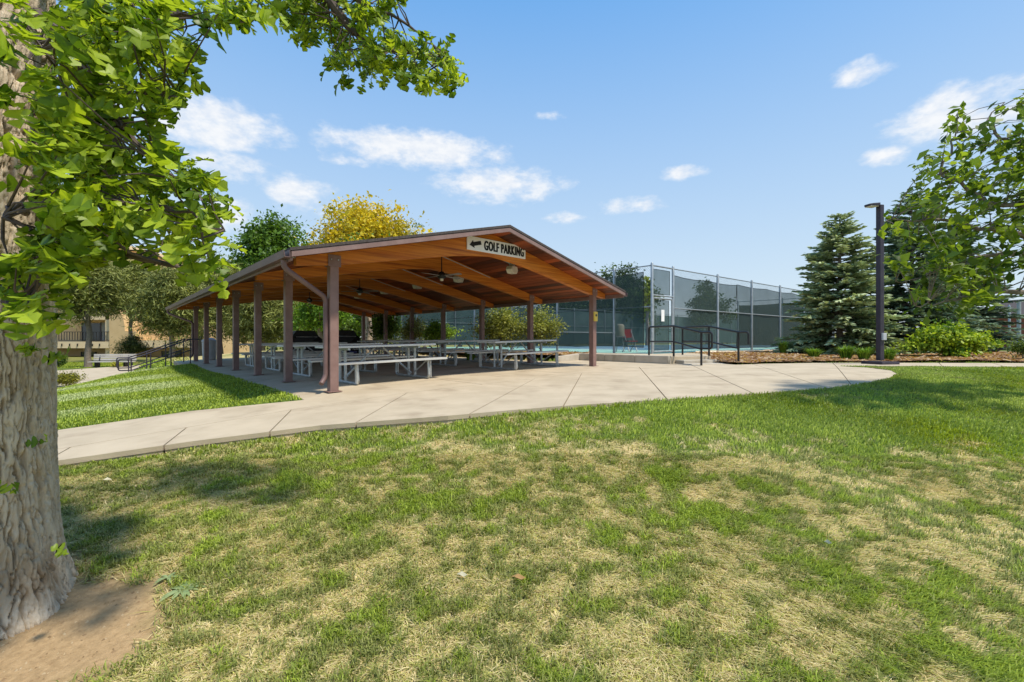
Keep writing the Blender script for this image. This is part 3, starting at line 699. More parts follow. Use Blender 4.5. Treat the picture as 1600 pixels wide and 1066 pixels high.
# ------------------------------------------------------------------ tennis fence
FZ0, FZ1 = -.5, 2.68
def fence(name, label, A, d, ts, screens, mid=True, gate=None, zt=FZ1, sm=M_screen, links=True):
    r = empty(name, (A[0], A[1], FZ0), math.atan2(d[1], d[0]), label=label, cat='fence')
    H = zt-FZ0; m_p = MB().lathe((0, 0, -.12), [(.05, 0), (.05, H+.16), (.03, H+.2)], 10).mesh('post', M_fence, smooth=True)
    for t in ts: put('post', m_p, r, (t, 0, 0))
    for a, b in zip(ts[:-1], ts[1:]):
        MB().tube([(a+.035, 0, H-.02), (b-.035, 0, H-.02)], .022, 8).build('top_rail', M_fence, r, smooth=True)
        if mid: MB().tube([(a+.035, 0, H*.53), (b-.035, 0, H*.53)], .022, 8).build('middle_rail', M_fence, r, smooth=True)
        if links:
            mm = MB(); L = b-a-.07; hh = H-.06; st = .095
            k = -hh
            while k < L:
                for sgn in (1, -1):
                    x0 = k; z0 = .03; x1 = k+hh; z1 = z0+hh
                    if x0 < 0: z0 += -x0; x0 = 0
                    if x1 > L: z1 -= x1-L; x1 = L
                    if x1-x0 > .03:
                        p0, p1 = (x0, x1) if sgn > 0 else (L-x0, L-x1)
                        wv = .0034; y = .0015*sgn
                        mm.add([(a+.035+p0-wv, y, z0), (a+.035+p0+wv, y, z0), (a+.035+p1+wv, y, z1), (a+.035+p1-wv, y, z1), (a+.035+p0, y+.003, z0), (a+.035+p1, y+.003, z1)], [(0, 1, 2, 3), (1, 4, 5, 2), (4, 0, 3, 5)])
                k += st
            tag(mm.build('chain_link', M_wire, r, fix=False), kind='stuff')
    for (a, b, z0, z1) in screens:
        n = 24; vs = []; fs = []
        for i in range(n+1):
            t = a+(b-a)*i/n; u = i/n*max(1, round((b-a)/3)); sag = .05*abs(math.sin(u*math.pi))
            for z in (z0+sag*.8, (z0+z1)/2, z1-sag): vs.append((t, .032+.012*math.sin(i*1.7+z*3), z))
        for i in range(n): fs += [(i*3, i*3+3, i*3+4, i*3+1), (i*3+1, i*3+4, i*3+5, i*3+2)]
        sc_ = MB().add(vs, fs).build('windscreen', sm, r, fix=False)
        hem = MB(); hem.tube([vs[i*3+2] for i in range(n+1)], .012, 5); hem.tube([vs[i*3] for i in range(n+1)], .012, 5); hem.tube([vs[0], vs[1], vs[2]], .012, 5); hem.tube([vs[-3], vs[-2], vs[-1]], .012, 5)
        hem.build('hem', M_black, sc_)
    return r
tsl = [0]+[1.6+2.9*i for i in range(7)]
fence('tennis_fence', 'tall chain link tennis fence with dark windscreen running behind the shelter', FC, V, tsl, [(.32, 12.8, .22, 2.95), (13.0, 18.8, .22, 2.95)])
GW = 1.32
fence('tennis_fence', 'tall chain link tennis fence with dark windscreen right of the gate', FC+FR*GW, FR, [0, 3.3, 6.4, 9.5, 12.6, 15.7, 17.0], [(.12, 5.0, .12, 2.92), (5.06, 16.9, .12, 2.95)])
far_screen = mat('court_backdrop', (.07, .125, .125), (.11, .17, .165), 1, .9)
fence('tennis_fence', 'far end tennis fence seen through the windscreens', FC+V*18, FR, [4*i for i in range(14)], [(0, 52, .1, 3.05)], links=False, sm=far_screen)
fence('tennis_fence', 'far side tennis fence with opaque dark screen near the spruce', FC+FR*18.6, V, [0, 2.8, 5.6], [(0, 5.5, .1, 2.9)], links=False, sm=mat('court_backdrop_brown', (.09, .085, .06), (.12, .11, .08), 1, .9))
# gate between the corner post and the next one
gt = empty('tennis_gate', (FC[0], FC[1], FZ0), math.atan2(FR[1], FR[0]), label='narrow chain link tennis gate with white paper notice', cat='gate')
H = FZ1-FZ0
for a, b in (((.1, .07), (1.22, .07)), ((.1, 2.0), (1.22, 2.0)), ((.07, .05), (.07, 2.02)), ((1.25, .05), (1.25, 2.02))): MB().tube([(a[0], 0, a[1]), (b[0], 0, b[1])], .034, 8).build('gate_frame', M_fence, gt, smooth=True)
for z in (2.1, H-.02): MB().tube([(.035, 0, z), (GW-.035, 0, z)], .032, 8).build('rail', M_fence, gt, smooth=True)
for (x0, x1, z0, z1) in ((.14, 1.08, .12, 1.95), (.1, 1.15, 2.16, 3.05)):
    sc_ = MB().add([(x0, .03, z0), (x1, .03, z0), (x1, .03, z1), (x0, .03, z1)], [(0, 1, 2, 3)]).build('windscreen', M_screen, gt, fix=False)
    MB().tube([(x0, .03, z0), (x1, .03, z0), (x1, .03, z1), (x0, .03, z1), (x0, .03, z0)], .011, 5).build('hem', M_black, sc_)
mm = MB(); k = -3.1
while k < 1.25:
    for sgn in (1, -1):
        x0 = k; z0 = .06; x1 = k+3.05; z1 = 3.11
        if x0 < 0: z0 -= x0; x0 = 0
        if x1 > 1.25: z1 -= x1-1.25; x1 = 1.25
        if x1-x0 > .03:
            p0, p1 = (x0, x1) if sgn > 0 else (1.25-x0, 1.25-x1); mm.add([(.035+p0-.002, 0, z0), (.035+p0+.002, 0, z0), (.035+p1+.002, 0, z1), (.035+p1-.002, 0, z1)], [(0, 1, 2, 3)])
    k += .075
tag(mm.build('chain_link', M_wire, gt, fix=False), kind='stuff')
MB().box((.62, -.03, 1.38), (.19, .006, .42)).build('notice', M_white, gt)
MB().box((1.17, -.03, 1.0), (.1, .05, .12)).build('latch', M_fence, gt)
# court surface and what stands on it
ct = MB().prism(COURT, -.7, -.515).build('tennis_court', M_court); tag(ct, kind='structure')
def cq(a, b): p = FC+FR*a+V*b; return (float(p[0]), float(p[1]))
tag(MB().prism([cq(5.5, 3.5), cq(34, 3.5), cq(34, 16), cq(5.5, 16)], -.6, -.511).build('court_playing_area', M_courtb), kind='structure')
ln = empty('court_lines', (0, 0, 0), kind='structure')
for a, b in (((3.6, 2.3), (14.4, 2.3)), ((3.6, 2.3), (3.6, 15.9)), ((14.4, 2.3), (14.4, 15.9)), ((4.9, 2.3), (4.9, 15.9)), ((13.1, 2.3), (13.1, 15.9)), ((4.9, 7.7), (13.1, 7.7)), ((9, 7.7), (9, 15.9))):
    p, q = cq(*a), cq(*b); MB().bar((*p, -.508), (*q, -.508), .06, .004).build('line', M_line, ln)
nt = empty('tennis_net', (*cq(3, 12), -.51), math.atan2(FR[1], FR[0]), label='dark tennis net with white band seen through the windscreen', cat='net')
for x in (0, 12): MB().lathe((x, 0, 0), [(.04, 0), (.04, 1.07)], 10).build('post', M_black, nt)
MB().add([(0, 0, .05), (12, 0, .05), (12, 0, 1.0), (0, 0, 1.0)], [(0, 1, 2, 3)]).build('netting', M_screen, nt, fix=False); MB().box((6, 0, 1.03), (12, .02, .06)).build('band', M_line, nt)
x, y = (969-800)/F*18.6, 18.6
t = empty('water_cooler', (x, y, -.511), label='cream water cooler on a stand behind the fence screen', cat='cooler')
for dx_ in (-.16, .16): MB().bar((dx_, 0, 0), (dx_*.6, 0, .62), .04, .04).build('leg', M_grey, t)
MB().box((0, 0, .64), (.4, .36, .04)).build('shelf', M_grey, t); MB().lathe((0, 0, .66), [(.17, 0), (.18, .05), (.17, .42), (.14, .48), (.08, .5)], 16).build('body', M_cream, t, smooth=True)
x, y = (984-800)/F*18.9, 18.9
t = empty('chair', (x, y, -.511), .4, label='red folding chair behind the fence screen', cat='chair')
MB().box((0, 0, .45), (.46, .44, .04)).build('seat', M_red, t); MB().box((0, .2, .78), (.46, .04, .36)).build('backrest', M_red, t)
for dx_ in (-.2, .2):
    MB().bar((dx_, -.24, 0), (dx_, .2, .95), .03, .03).build('leg', M_grey, t); MB().bar((dx_, .24, 0), (dx_, -.16, .46), .03, .03).build('leg', M_grey, t)

# ------------------------------------------------------------------ handrails
def rail(name, label, pts3, r=.021):
    o = empty(name, pts3[0], label=label, cat='handrail'); return o
A0 = np.array((4.45, 14.55)); Q = np.array((.36, -.93)); Q /= np.linalg.norm(Q)
for i, (off, ll) in enumerate((((0, 0), 'black pipe handrail on the left side of the tennis steps'), ((1.26, .45), 'black pipe handrail on the right side of the tennis steps'))):
    a = A0+np.array(off); o = empty('handrail', (a[0], a[1], -.505), math.atan2(Q[1], Q[0]), label=ll, cat='handrail', group='black step handrails')
    dz = slab(*(a+Q*2.25))+.505; h = .92; L1, L2 = 1.15, 2.25
    MB().tube(bend([(0, 0, .45), (0, 0, h), (L1, 0, h), (L2, 0, h+dz), (L2+.38, 0, h+dz), (L2+.38, 0, h+dz-.45), (L2, 0, h+dz-.45)], .09, 5) if i == 0 else
              bend([(0, 0, .45), (0, 0, h), (L1, 0, h), (L2, 0, h+dz), (L2+.34, 0, h+dz), (L2+.34, 0, h+dz-.35)], .09, 5), .03, 8).build('top_rail', M_black, o, smooth=True)
    MB().tube([(0, 0, .45), (L1, 0, .45), (L2, 0, .45+dz)], .026, 8).build('lower_rail', M_black, o, smooth=True)
    for x_, z0, z1 in ((0, 0, .5), (L1, 0, h), (L2, dz, h+dz)): MB().tube([(x_, 0, z0-.02), (x_, 0, z1)], .03, 8).build('post', M_black, o, smooth=True)
# steps and rails at the far left end of the shelter, down to the lower path
fs_ = empty('concrete_steps', (*sw(-.62, 14.3), -1.3), PANG, label='concrete steps from shelter floor down to the lower path', cat='steps')
for k in range(4): MB().box((-.19-.36*k, 0, .23-.155*k-.25), (.37, 2.0, .5)).build('step', M_kerb, fs_)
for i, (w_, ll) in enumerate(((13.35, 'dark metal stair rail nearer the lawn mound'), (15.25, 'dark metal stair rail on the far side of the lower steps'))):
    o = empty('handrail', (*sw(-.4, w_), -.9), PANG, label=ll, cat='handrail', group='rails on the lower steps'); hh = .92
    MB().tube(bend([(.3, 0, hh), (0, 0, hh), (-1.75, 0, hh-.72), (-2.1, 0, hh-.72), (-2.1, 0, hh-1.12), (-1.75, 0, hh-1.12)], .08, 4), .022, 8).build('top_rail', M_bronze, o, smooth=True)
    MB().tube([(0, 0, hh-.42), (-1.75, 0, hh-1.13)], .02, 8).build('lower_rail', M_bronze, o, smooth=True)
    for x_ in (0, -.6, -1.2, -1.75): MB().tube([(x_, 0, -.05+.41*x_), (x_, 0, hh+.41*x_)], .02, 8).build('post', M_bronze, o, smooth=True)

# ------------------------------------------------------------------ lamp post
lx, ly = pslab(1375, 569); lz = gz(lx, ly)
lpo = empty('lamp_post', (lx, ly, lz), .2, label='square dark bronze lamp post at the pavement end', cat='lamp post')
hL = (HY-322)/F*ly-lz
MB().box((0, 0, .07), (.62, .62, .16)).build('base', M_bronze, lpo, bevel=.02); MB().box((0, 0, hL/2+.1), (.135, .135, hL-.15)).build('pole', M_bronze, lpo, bevel=.012)
MB().box((.02, -.1, .86), (.12, .06, .2)).build('access_box', M_grey, lpo, bevel=.01)
MB().box((-.13, 0, hL-.0), (.2, .06, .06)).build('arm', M_bronze, lpo)
MB().prism([(-.46, -.08), (-.36, -.13), (-.14, -.13), (-.10, -.08), (-.10, .08), (-.14, .13), (-.36, .13), (-.46, .08)], lambda x, y: hL-.03, lambda x, y: hL+.02+.12*(x+.46)).build('head', M_bronze, lpo, bevel=.012)
MB().box((-.29, 0, hL-.038), (.26, .2, .012)).build('lens', M_lens, lpo)

# ------------------------------------------------------------------ leaf clouds
def quads_mesh(name, ctr, dirs, nrm, L, W, tint, mt, shape='diamond'):
    """one leaf per row: centre, along, normal"""
    n = len(ctr); d = dirs/np.linalg.norm(dirs, axis=1, keepdims=True); s = np.cross(d, nrm); s /= np.linalg.norm(s, axis=1, keepdims=True)+1e-9
    L = np.broadcast_to(L, n)[:, None]; W = np.broadcast_to(W, n)[:, None]; nn = np.cross(s, d)
    v = np.stack((ctr-d*L*.5, ctr-s*W*.5+nn*W*.12, ctr+d*L*.5, ctr+s*W*.5+nn*W*.12), 1).reshape(-1, 3)
    return np_mesh(name, v, np.arange(n*4), np.full(n, 4), mt, np.repeat(tint, 4, 0))
def tints(r, n, c1, c2, k=.25, base=None):
    t = r.random(n)[:, None] if base is None else np.clip(base[:, None]+r.normal(0, .22, (n, 1)), 0, 1)
    return np.clip((np.array(c1)*(1-t)+np.array(c2)*t)*(1+r.normal(0, k*.5, (n, 1))), .004, 1)
def tree(name, label, base, trunk_h, blobs, nclump, nleaf, leaf, c1, c2, seed, trunk_r=.2, aspect=.6, clump_r=.45, cat='tree', group=None, bark=None, flat=.0, mt=None, lean=(0, 0)):
    """blobs: (dx, dy, z, rx, ry, rz) ellipsoids; clumps of leaves near their surface, limbs reach into them"""
    r = np.random.default_rng(seed); o = empty(name, base, label=label, cat=cat, group=group)
    vol = np.array([b[3]*b[4]*b[5] for b in blobs]); cnt = r.multinomial(nclump, vol/vol.sum()); cc = []
    for b, k in zip(blobs, cnt):
        d = r.normal(size=(k, 3)); d /= np.linalg.norm(d, axis=1, keepdims=True); rad = r.random((k, 1))**.45
        cc.append(np.array(b[:3])+d*rad*np.array(b[3:6])*(1+.25*r.normal(size=(k, 1))))
    cc = np.concatenate(cc); cc[:, 2] = np.maximum(cc[:, 2], .15)
    per = max(3, nleaf//nclump); n = len(cc)*per; ci = np.repeat(np.arange(len(cc)), per)
    cr = clump_r*r.uniform(.6, 1.3, len(cc)); off = r.normal(size=(n, 3))*np.array((1, 1, .65))*.55*cr[ci][:, None]; p = cc[ci]+off
    dirs = r.normal(size=(n, 3))+off/np.maximum(cr[ci][:, None], .01)*1.2; dirs[:, 2] -= .25; nrm = r.normal(size=(n, 3))+np.array((0, 0, 1.2+flat))
    Ls = leaf*r.uniform(.65, 1.35, n); cb = r.random(len(cc))
    me = quads_mesh('crown', p, dirs, nrm, Ls, Ls*aspect, tints(r, n, c1, c2, .3, cb[ci]), mt or M_leaf)
    tag(put('crown', me, o), kind='stuff')
    m = MB(); top = np.array((lean[0], lean[1], trunk_h)); n_s = 6
    m.tube([tuple(top*(k/n_s)+np.array((.04*math.sin(k*2+seed), .04*math.cos(k*1.3+seed), 0))*k**.5*(trunk_r*4)) for k in range(n_s+1)], [trunk_r*(1.25 if k == 0 else 1-.45*k/n_s) for k in range(n_s+1)], 9)
    m.build('trunk', bark or M_gbark, o, smooth=True); lm = MB()
    for i in r.choice(len(cc), min(len(cc), 26), replace=False):
        q = cc[i]; st = top*r.uniform(.55, 1.) if q[2] > trunk_h*.6 else top*max(.1, min(.9, q[2]/trunk_h*.8)); md = st*.5+q*.5+np.array((0, 0, .08*np.linalg.norm(q-st)))
        lm.tube([tuple(st), tuple(md), tuple(q)], [trunk_r*.33, trunk_r*.2, trunk_r*.06], 5)
    lm.build('limbs', bark or M_gbark, o, smooth=True); return o
def spruce(name, label, base, H, Rb, seed, c1, c2, n_w=34, per=13):
    r = np.random.default_rng(seed); o = empty(name, base, label=label, cat='tree', group='blue spruces beyond the mulch bed')
    P = []; D = []; N = []; LL = []; TT = []; bm_ = MB()
    for i in range(n_w):
        f = .03+.95*(i/n_w)**.92; z = f*H; Lb = Rb*(1-f)**.74*r.uniform(.88, 1.1)+.12; k_ = max(5, int(per*(1-f*.45)))
        for j in range(k_):
            a = r.uniform(0, 6.283); L = Lb*r.uniform(.72, 1.12); rise = .28*(f-.25)
            droop = -.13*(1-f)
            zz = z+r.normal(0, .06); pts = []
            ns = max(4, int(L/.10))
            q = np.arange(1, ns+1)/ns
            px_ = np.cos(a)*L*q; py_ = np.sin(a)*L*q; pz_ = zz+L*(rise*q+droop*q*q*1.6+.10*q**3)
            if L > .5: bm_.tube([(0, 0, zz), (px_[ns//2], py_[ns//2], pz_[ns//2]), (px_[-1], py_[-1], pz_[-1])], [.02, .012, .004], 4, False)
            shade = r.uniform(.1, .9)
            for t_ in range(ns):
                if q[t_] < .22 and f < .8: continue
                wtw = (.20*(1-q[t_]*.65)+.05)*min(1, L/1.0)+.05
                for sgn in (-1, 1, 0):
                    aa = a+sgn*r.uniform(.6, 1.1); d = np.array((math.cos(aa), math.sin(aa), r.normal(-.04, .16)+(.12 if sgn == 0 else 0)))
                    ll = wtw*r.uniform(.8, 1.4); c = np.array((px_[t_], py_[t_], pz_[t_]))+d*ll*.45
                    for u in range(2):
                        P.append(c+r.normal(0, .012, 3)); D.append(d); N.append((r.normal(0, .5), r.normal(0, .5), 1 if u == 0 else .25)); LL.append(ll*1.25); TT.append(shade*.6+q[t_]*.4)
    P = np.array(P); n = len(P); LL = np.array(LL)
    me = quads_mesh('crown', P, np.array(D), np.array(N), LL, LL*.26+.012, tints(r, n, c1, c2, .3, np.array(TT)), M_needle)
    tag(put('crown', me, o), kind='stuff'); bm_.build('limbs', M_gbark, o, fix=False)
    MB().tube([(0, 0, -.1), (0, 0, H*.5), (0, 0, H*.97)], [.13, .07, .012], 8).build('trunk', M_gbark, o, smooth=True); return o
def gp(px, Y): x = (px-800)/F*Y; return (x, Y, gz(x, Y)-.03)
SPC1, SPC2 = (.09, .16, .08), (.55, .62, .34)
def spr(px, Y, ptop, wpx, label, seed, c1=SPC1, c2=SPC2, **k):
    b = gp(px, Y); H = (HY-ptop)/F*Y-b[2]; return spruce('spruce_tree', label, b, H, wpx/F*Y, seed, c1, c2, **k)
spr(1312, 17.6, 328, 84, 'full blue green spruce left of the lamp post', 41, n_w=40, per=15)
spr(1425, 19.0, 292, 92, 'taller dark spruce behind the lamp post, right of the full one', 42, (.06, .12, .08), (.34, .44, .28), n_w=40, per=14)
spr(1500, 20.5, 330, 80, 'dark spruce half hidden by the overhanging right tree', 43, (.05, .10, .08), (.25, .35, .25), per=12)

# broadleaf and pine background
G1, G2 = (.05, .105, .018), (.15, .27, .035); Y1, Y2 = (.34, .30, .025), (.78, .60, .04); O1, O2 = (.085, .11, .025), (.31, .33, .085)
def bt(name, label, px, Y, top, wpx, c1, c2, seed, low=None, n=9000, leaf=.2, nclump=170, cat='tree', trunk=.2, blobs=None, **k):
    b = gp(px, Y); H = (HY-top)/F*Y-b[2]; wr = wpx/F*Y; low_z = .25*H if low is None else (HY-low)/F*Y-b[2]; mid = (H+low_z)/2; hz = (H-low_z)/2
    bl = [(0, 0, mid, wr*.7, wr*.7, hz*.82), (-wr*.45, .1, mid-hz*.25, wr*.5, wr*.5, hz*.55), (wr*.48, -.1, mid-hz*.15, wr*.5, wr*.5, hz*.6), (wr*.1, 0, mid+hz*.45, wr*.42, wr*.42, hz*.5), (-wr*.3, 0, mid+hz*.3, wr*.32, wr*.32, hz*.55)]
    return tree(name, label, b, H*.62, blobs or bl, nclump, n, leaf, c1, c2, seed, trunk_r=trunk, clump_r=(wr*.2+.12 if blobs is None else .24), cat=cat, **k)
BG = 'trees beyond the shelter'
bt('broadleaf_tree', 'tall green tree above the left roof slope', 428, 44, 326, 78, G1, G2, 51, low=520, n=28000, leaf=.34, nclump=340, group=BG)
bt('broadleaf_tree', 'golden yellow leaved tree above the roof', 572, 42, 310, 84, Y1, Y2, 52, low=440, n=20000, leaf=.31, nclump=280, group=BG)
bt('broadleaf_tree', 'small green treetop just above the roof, right of the golden tree', 664, 60, 352, 22, G1, G2, 53, n=2500, leaf=.3, nclump=60, group=BG)
bt('broadleaf_tree', 'bright green low tree seen through the shelter between the left posts', 500, 32, 452, 52, (.07, .15, .018), (.24, .40, .04), 54, low=522, n=9000, leaf=.2, group=BG)
bt('broadleaf_tree', 'bright green low tree seen right of the front left post', 585, 34, 455, 45, (.06, .13, .018), (.2, .34, .04), 55, low=524, n=7000, leaf=.2, group=BG)
for i, (px, Y, top, wpx, lw, l) in enumerate(((268, 33, 412, 58, 534, 'olive pine left of the far shelter eave'), (312, 46, 384, 78, 548, 'larger olive pine rising above the far shelter eave'), (205, 47, 396, 58, 500, 'olive pine against the upper wall of the tan building'), (345, 40, 395, 66, 545, 'olive pine behind the far left shelter posts'), (412, 36, 440, 54, 545, 'olive pine seen between the left shelter posts'), (138, 34, 402, 50, 500, 'olive pine hanging before the tan building'), (30, 40, 330, 80, 520, 'olive pine behind the oak trunk'))):
    bt('pine_tree', l, px, Y, top, wpx, O1, O2, 60+i, low=lw, n=22000, leaf=.38, nclump=300, aspect=.17, group='pines by the building', trunk=.22, mt=M_needle)
bt('juniper_shrub', 'dark round juniper shrub before the tan building', 206, 33, 524, 26, (.035, .05, .016), (.11, .13, .04), 66, low=560, n=7000, leaf=.14, nclump=90, cat='shrub', aspect=.25, trunk=.06)
bt('shrub', 'yellow green shrub on the gravel island behind the oak', 104, 15.5, 585, 19, (.13, .14, .02), (.34, .33, .04), 67, low=600, n=2600, leaf=.06, nclump=60, cat='shrub', trunk=.03)
bt('shrub', 'tiny yellow shrub on the grass beside the bench', 181, 27, 567, 7, (.25, .26, .03), (.45, .42, .05), 68, low=572, n=700, leaf=.08, nclump=26, cat='shrub', trunk=.02)
bt('shrub', 'dark clipped shrub at the trunk edge near the bench', 92, 26, 555, 9, (.04, .08, .016), (.1, .18, .03), 69, low=574, n=1500, leaf=.09, nclump=36, cat='shrub', trunk=.03)
# shrubs in the bed beside the shelter
bt('lilac_shrub', 'big multi stemmed shrub behind the right posts, left half', 782, 17.5, 477, 46, (.13, .155, .03), (.40, .42, .09), 71, low=545, n=6500, leaf=.085, nclump=170, cat='shrub', trunk=.05)
bt('lilac_shrub', 'big multi stemmed shrub behind the right posts, right half', 845, 17.0, 480, 36, (.13, .155, .03), (.38, .40, .09), 72, low=542, n=4200, leaf=.085, nclump=120, cat='shrub', trunk=.05)
bt('shrub', 'lime green shrub seen between the rear right posts', 684, 19.5, 500, 26, (.11, .19, .02), (.32, .48, .05), 73, low=540, n=4200, leaf=.09, nclump=90, cat='shrub', trunk=.04)
bt('shrub', 'pale cream green shrub left of the lime one', 648, 20.5, 494, 22, (.2, .24, .07), (.5, .5, .2), 74, low=538, n=3500, leaf=.09, nclump=80, cat='shrub', trunk=.04)
bt('shrub', 'dark green tall shrub near the farthest right posts', 603, 22.5, 486, 26, (.035, .08, .014), (.16, .25, .03), 75, low=540, n=5200, leaf=.1, nclump=110, cat='shrub', trunk=.05)
bt('viburnum_shrub', 'wide bright green arching shrub right of the lamp post', 1483, 15.2, 500, 60, (.07, .16, .016), (.48, .60, .05), 76, low=546, n=6500, leaf=.12, nclump=110, cat='shrub', trunk=.05, blobs=[(-.75, 0, .62, .55, .5, .3), (.75, .1, .68, .6, .5, .28), (0, -.1, .82, .6, .5, .32), (-.35, .2, 1.0, .4, .35, .2), (.4, 0, 1.0, .4, .35, .2), (1.25, 0, .55, .35, .35, .22), (-1.2, 0, .5, .3, .3, .2), (.1, -.2, .4, .8, .4, .25)])
bt('shrub', 'small green shrub at the right edge of the mulch bed', 1598, 14.2, 534, 15, (.06, .1, .02), (.16, .24, .04), 77, low=553, n=1600, leaf=.06, nclump=40, cat='shrub', trunk=.02)
# trees beyond the courts
bt('broadleaf_tree', 'dark tree beyond the court, left of the corner fence post', 975, 46, 412, 58, (.03, .06, .018), (.10, .16, .035), 81, low=528, n=15000, leaf=.3, nclump=200, group='trees beyond the court')
bt('broadleaf_tree', 'dark tree beyond the court, seen behind the right fence', 1105, 50, 442, 32, (.03, .06, .018), (.10, .16, .035), 82, low=522, n=7000, leaf=.3, nclump=120, group='trees beyond the court')
bt('broadleaf_tree', 'low dark tree beyond the court above the call box post', 890, 48, 452, 75, (.03, .07, .03), (.09, .17, .06), 83, low=532, n=11000, leaf=.3, nclump=140, group='trees beyond the court')
bt('broadleaf_tree', 'distant tree line tree seen through the rear of the shelter', 720, 52, 462, 60, (.03, .07, .03), (.09, .17, .06), 84, low=525, n=8000, leaf=.3, nclump=140, group='trees beyond the court')
bt('broadleaf_tree', 'slim yellow green tree directly behind the fence corner', 1012, 40, 428, 9, (.14, .19, .02), (.38, .42, .05), 85, low=500, n=1600, leaf=.24, nclump=50, group='trees beyond the court')
for i, (px, top, wpx, l) in enumerate(((430, 470, 60, 'distant tree line tree seen low between the left posts'), (520, 474, 60, 'distant tree line tree seen above the grills'), (610, 472, 60, 'distant tree line tree seen past the far right posts'), (820, 480, 70, 'distant tree line tree beyond the court left end'), (1180, 492, 70, 'distant low tree beyond the court near the spruce'))):
    bt('broadleaf_tree', l, px, 72, top, wpx, (.06, .10, .025), (.18, .25, .05), 180+i, low=536, n=7000, leaf=.5, nclump=130, group='distant tree line')
# tan trunk seen past the farthest right post
b = gp(576, 25); tr_ = empty('tan_trunk_tree', b, label='tan trunked tree at the far end of the shelter', cat='tree')
MB().tube([(0, 0, 0), (.05, 0, 1.2), (-.05, 0, 2.4), (-.12, .1, 4.2)], [.22, .18, .16, .1], 10).build('trunk', M_bark, tr_, smooth=True)
r_ = np.random.default_rng(86); pp_ = r_.normal(size=(3000, 3))*np.array((1.3, 1.3, .7))+np.array((0, 0, 4.6))
tag(put('crown', quads_mesh('crown', pp_, r_.normal(size=(3000, 3)), r_.normal(size=(3000, 3))+np.array((0, 0, 1)), .2, .12, tints(r_, 3000, G1, G2), M_leaf), tr_), kind='stuff')
# ornamental grass clumps
def clump(name, label, x, y, h, rad, n, c1, c2, seed, wd=.014):
    r = np.random.default_rng(seed); z = gz(x, y)+.05; o = empty(name, (x, y, z), label=label, cat='plant', group='grass clumps in the mulch bed'); m = n
    a = r.uniform(0, 6.283, m); rr = rad*.35*np.sqrt(r.random(m)); bx = np.cos(a)*rr; by = np.sin(a)*rr; aa = a+r.normal(0, .5, m); out = r.uniform(.2, 1, m)*rad; hh = h*r.uniform(.6, 1.1, m)
    vs = np.zeros((m, 5, 3)); sx, sy = -np.sin(aa)*wd, np.cos(aa)*wd
    vs[:, 0] = np.stack((bx-sx, by-sy, 0*bx), -1); vs[:, 1] = np.stack((bx+sx, by+sy, 0*bx), -1)
    mx_, my_ = bx+np.cos(aa)*out*.4, by+np.sin(aa)*out*.4
    vs[:, 2] = np.stack((mx_+sx*.8, my_+sy*.8, hh*.75), -1); vs[:, 3] = np.stack((mx_-sx*.8, my_-sy*.8, hh*.75), -1); vs[:, 4] = np.stack((bx+np.cos(aa)*out, by+np.sin(aa)*out, hh*r.uniform(.6, 1.05, m)), -1)
    k = np.arange(m)[:, None]*5; fl = np.concatenate((k+np.array((0, 1, 2, 3)), k+np.array((3, 2, 4))), 1).ravel()
    tag(put('blades', np_mesh('blades', vs.reshape(-1, 3), fl, np.tile((4, 3), m), M_blade, np.repeat(tints(r, m, c1, c2), 5, 0)), o), kind='stuff'); return o
for i, (px, py, h, rad, l) in enumerate(((1224, 553, .55, .26, 'upright green grass clump at the fence foot, leftmost in the bed'), (1272, 552, .35, .35, 'low grass clump under the left side of the full spruce'), (1322, 556, .48, .34, 'grass clump in the bed left of the lamp post, second nearest it'), (1350, 557, .45, .34, 'grass clump touching the lamp post on its left'), (1388, 556, .42, .3, 'grass clump just right of the lamp post'), (735, 548, .5, .35, 'leafy grass clump behind the right hand picnic tables'))):
    Y_ = (17.5, 15.2, 14.6, 14.2, 14.0, 16.8)[i]; x, y = (px-800)/F*Y_, Y_; clump('grass_clump', l, x, y, h, rad, 260, (.08, .19, .02), (.3, .46, .05), 90+i)

# ------------------------------------------------------------------ buildings, bench, posts
bd = empty('apartment_building', (*pY(160, 0, 58)[:2], -2.6), label='tan stucco building with balconies behind the left pines', cat='building')
bx0 = pY(160, 0, 58)[0]
def bpx(px): return (px-800)/F*58-bx0
def bz(py): return (HY-py)/F*58+2.6
def bblock(name, x0, x1, y0, y1, d0, d1, mt, parent=bd, **k): return MB().box(((bpx(x0)+bpx(x1))/2, (d0+d1)/2, (bz(y0)+bz(y1))/2), (bpx(x1)-bpx(x0), d1-d0, bz(y0)-bz(y1))).build(name, mt, parent, **k)
bblock('wall', -40, 181, 386, 566, 2.5, 12, M_stucco); bblock('wall', 181, 330, 420, 566, 1.0, 12, M_stucco)
bblock('wall', 171, 182, 494, 566, -.6, 2.45, M_stuccol)
bblock('balcony_slab', 40, 181.5, 534, 544, -.9, 2.4, M_stuccol); bblock('canopy', 92, 178, 494, 500, -.6, 2.4, M_stuccol); bblock('balcony_slab', 215, 330, 532, 543, -1.2, .95, M_stuccol)
bblock('balcony_slab', 40, 178, 440, 449, -.9, 2.4, M_stuccol); bblock('roof', -50, 186, 380, 385.8, .2, 12.5, M_stuccol)
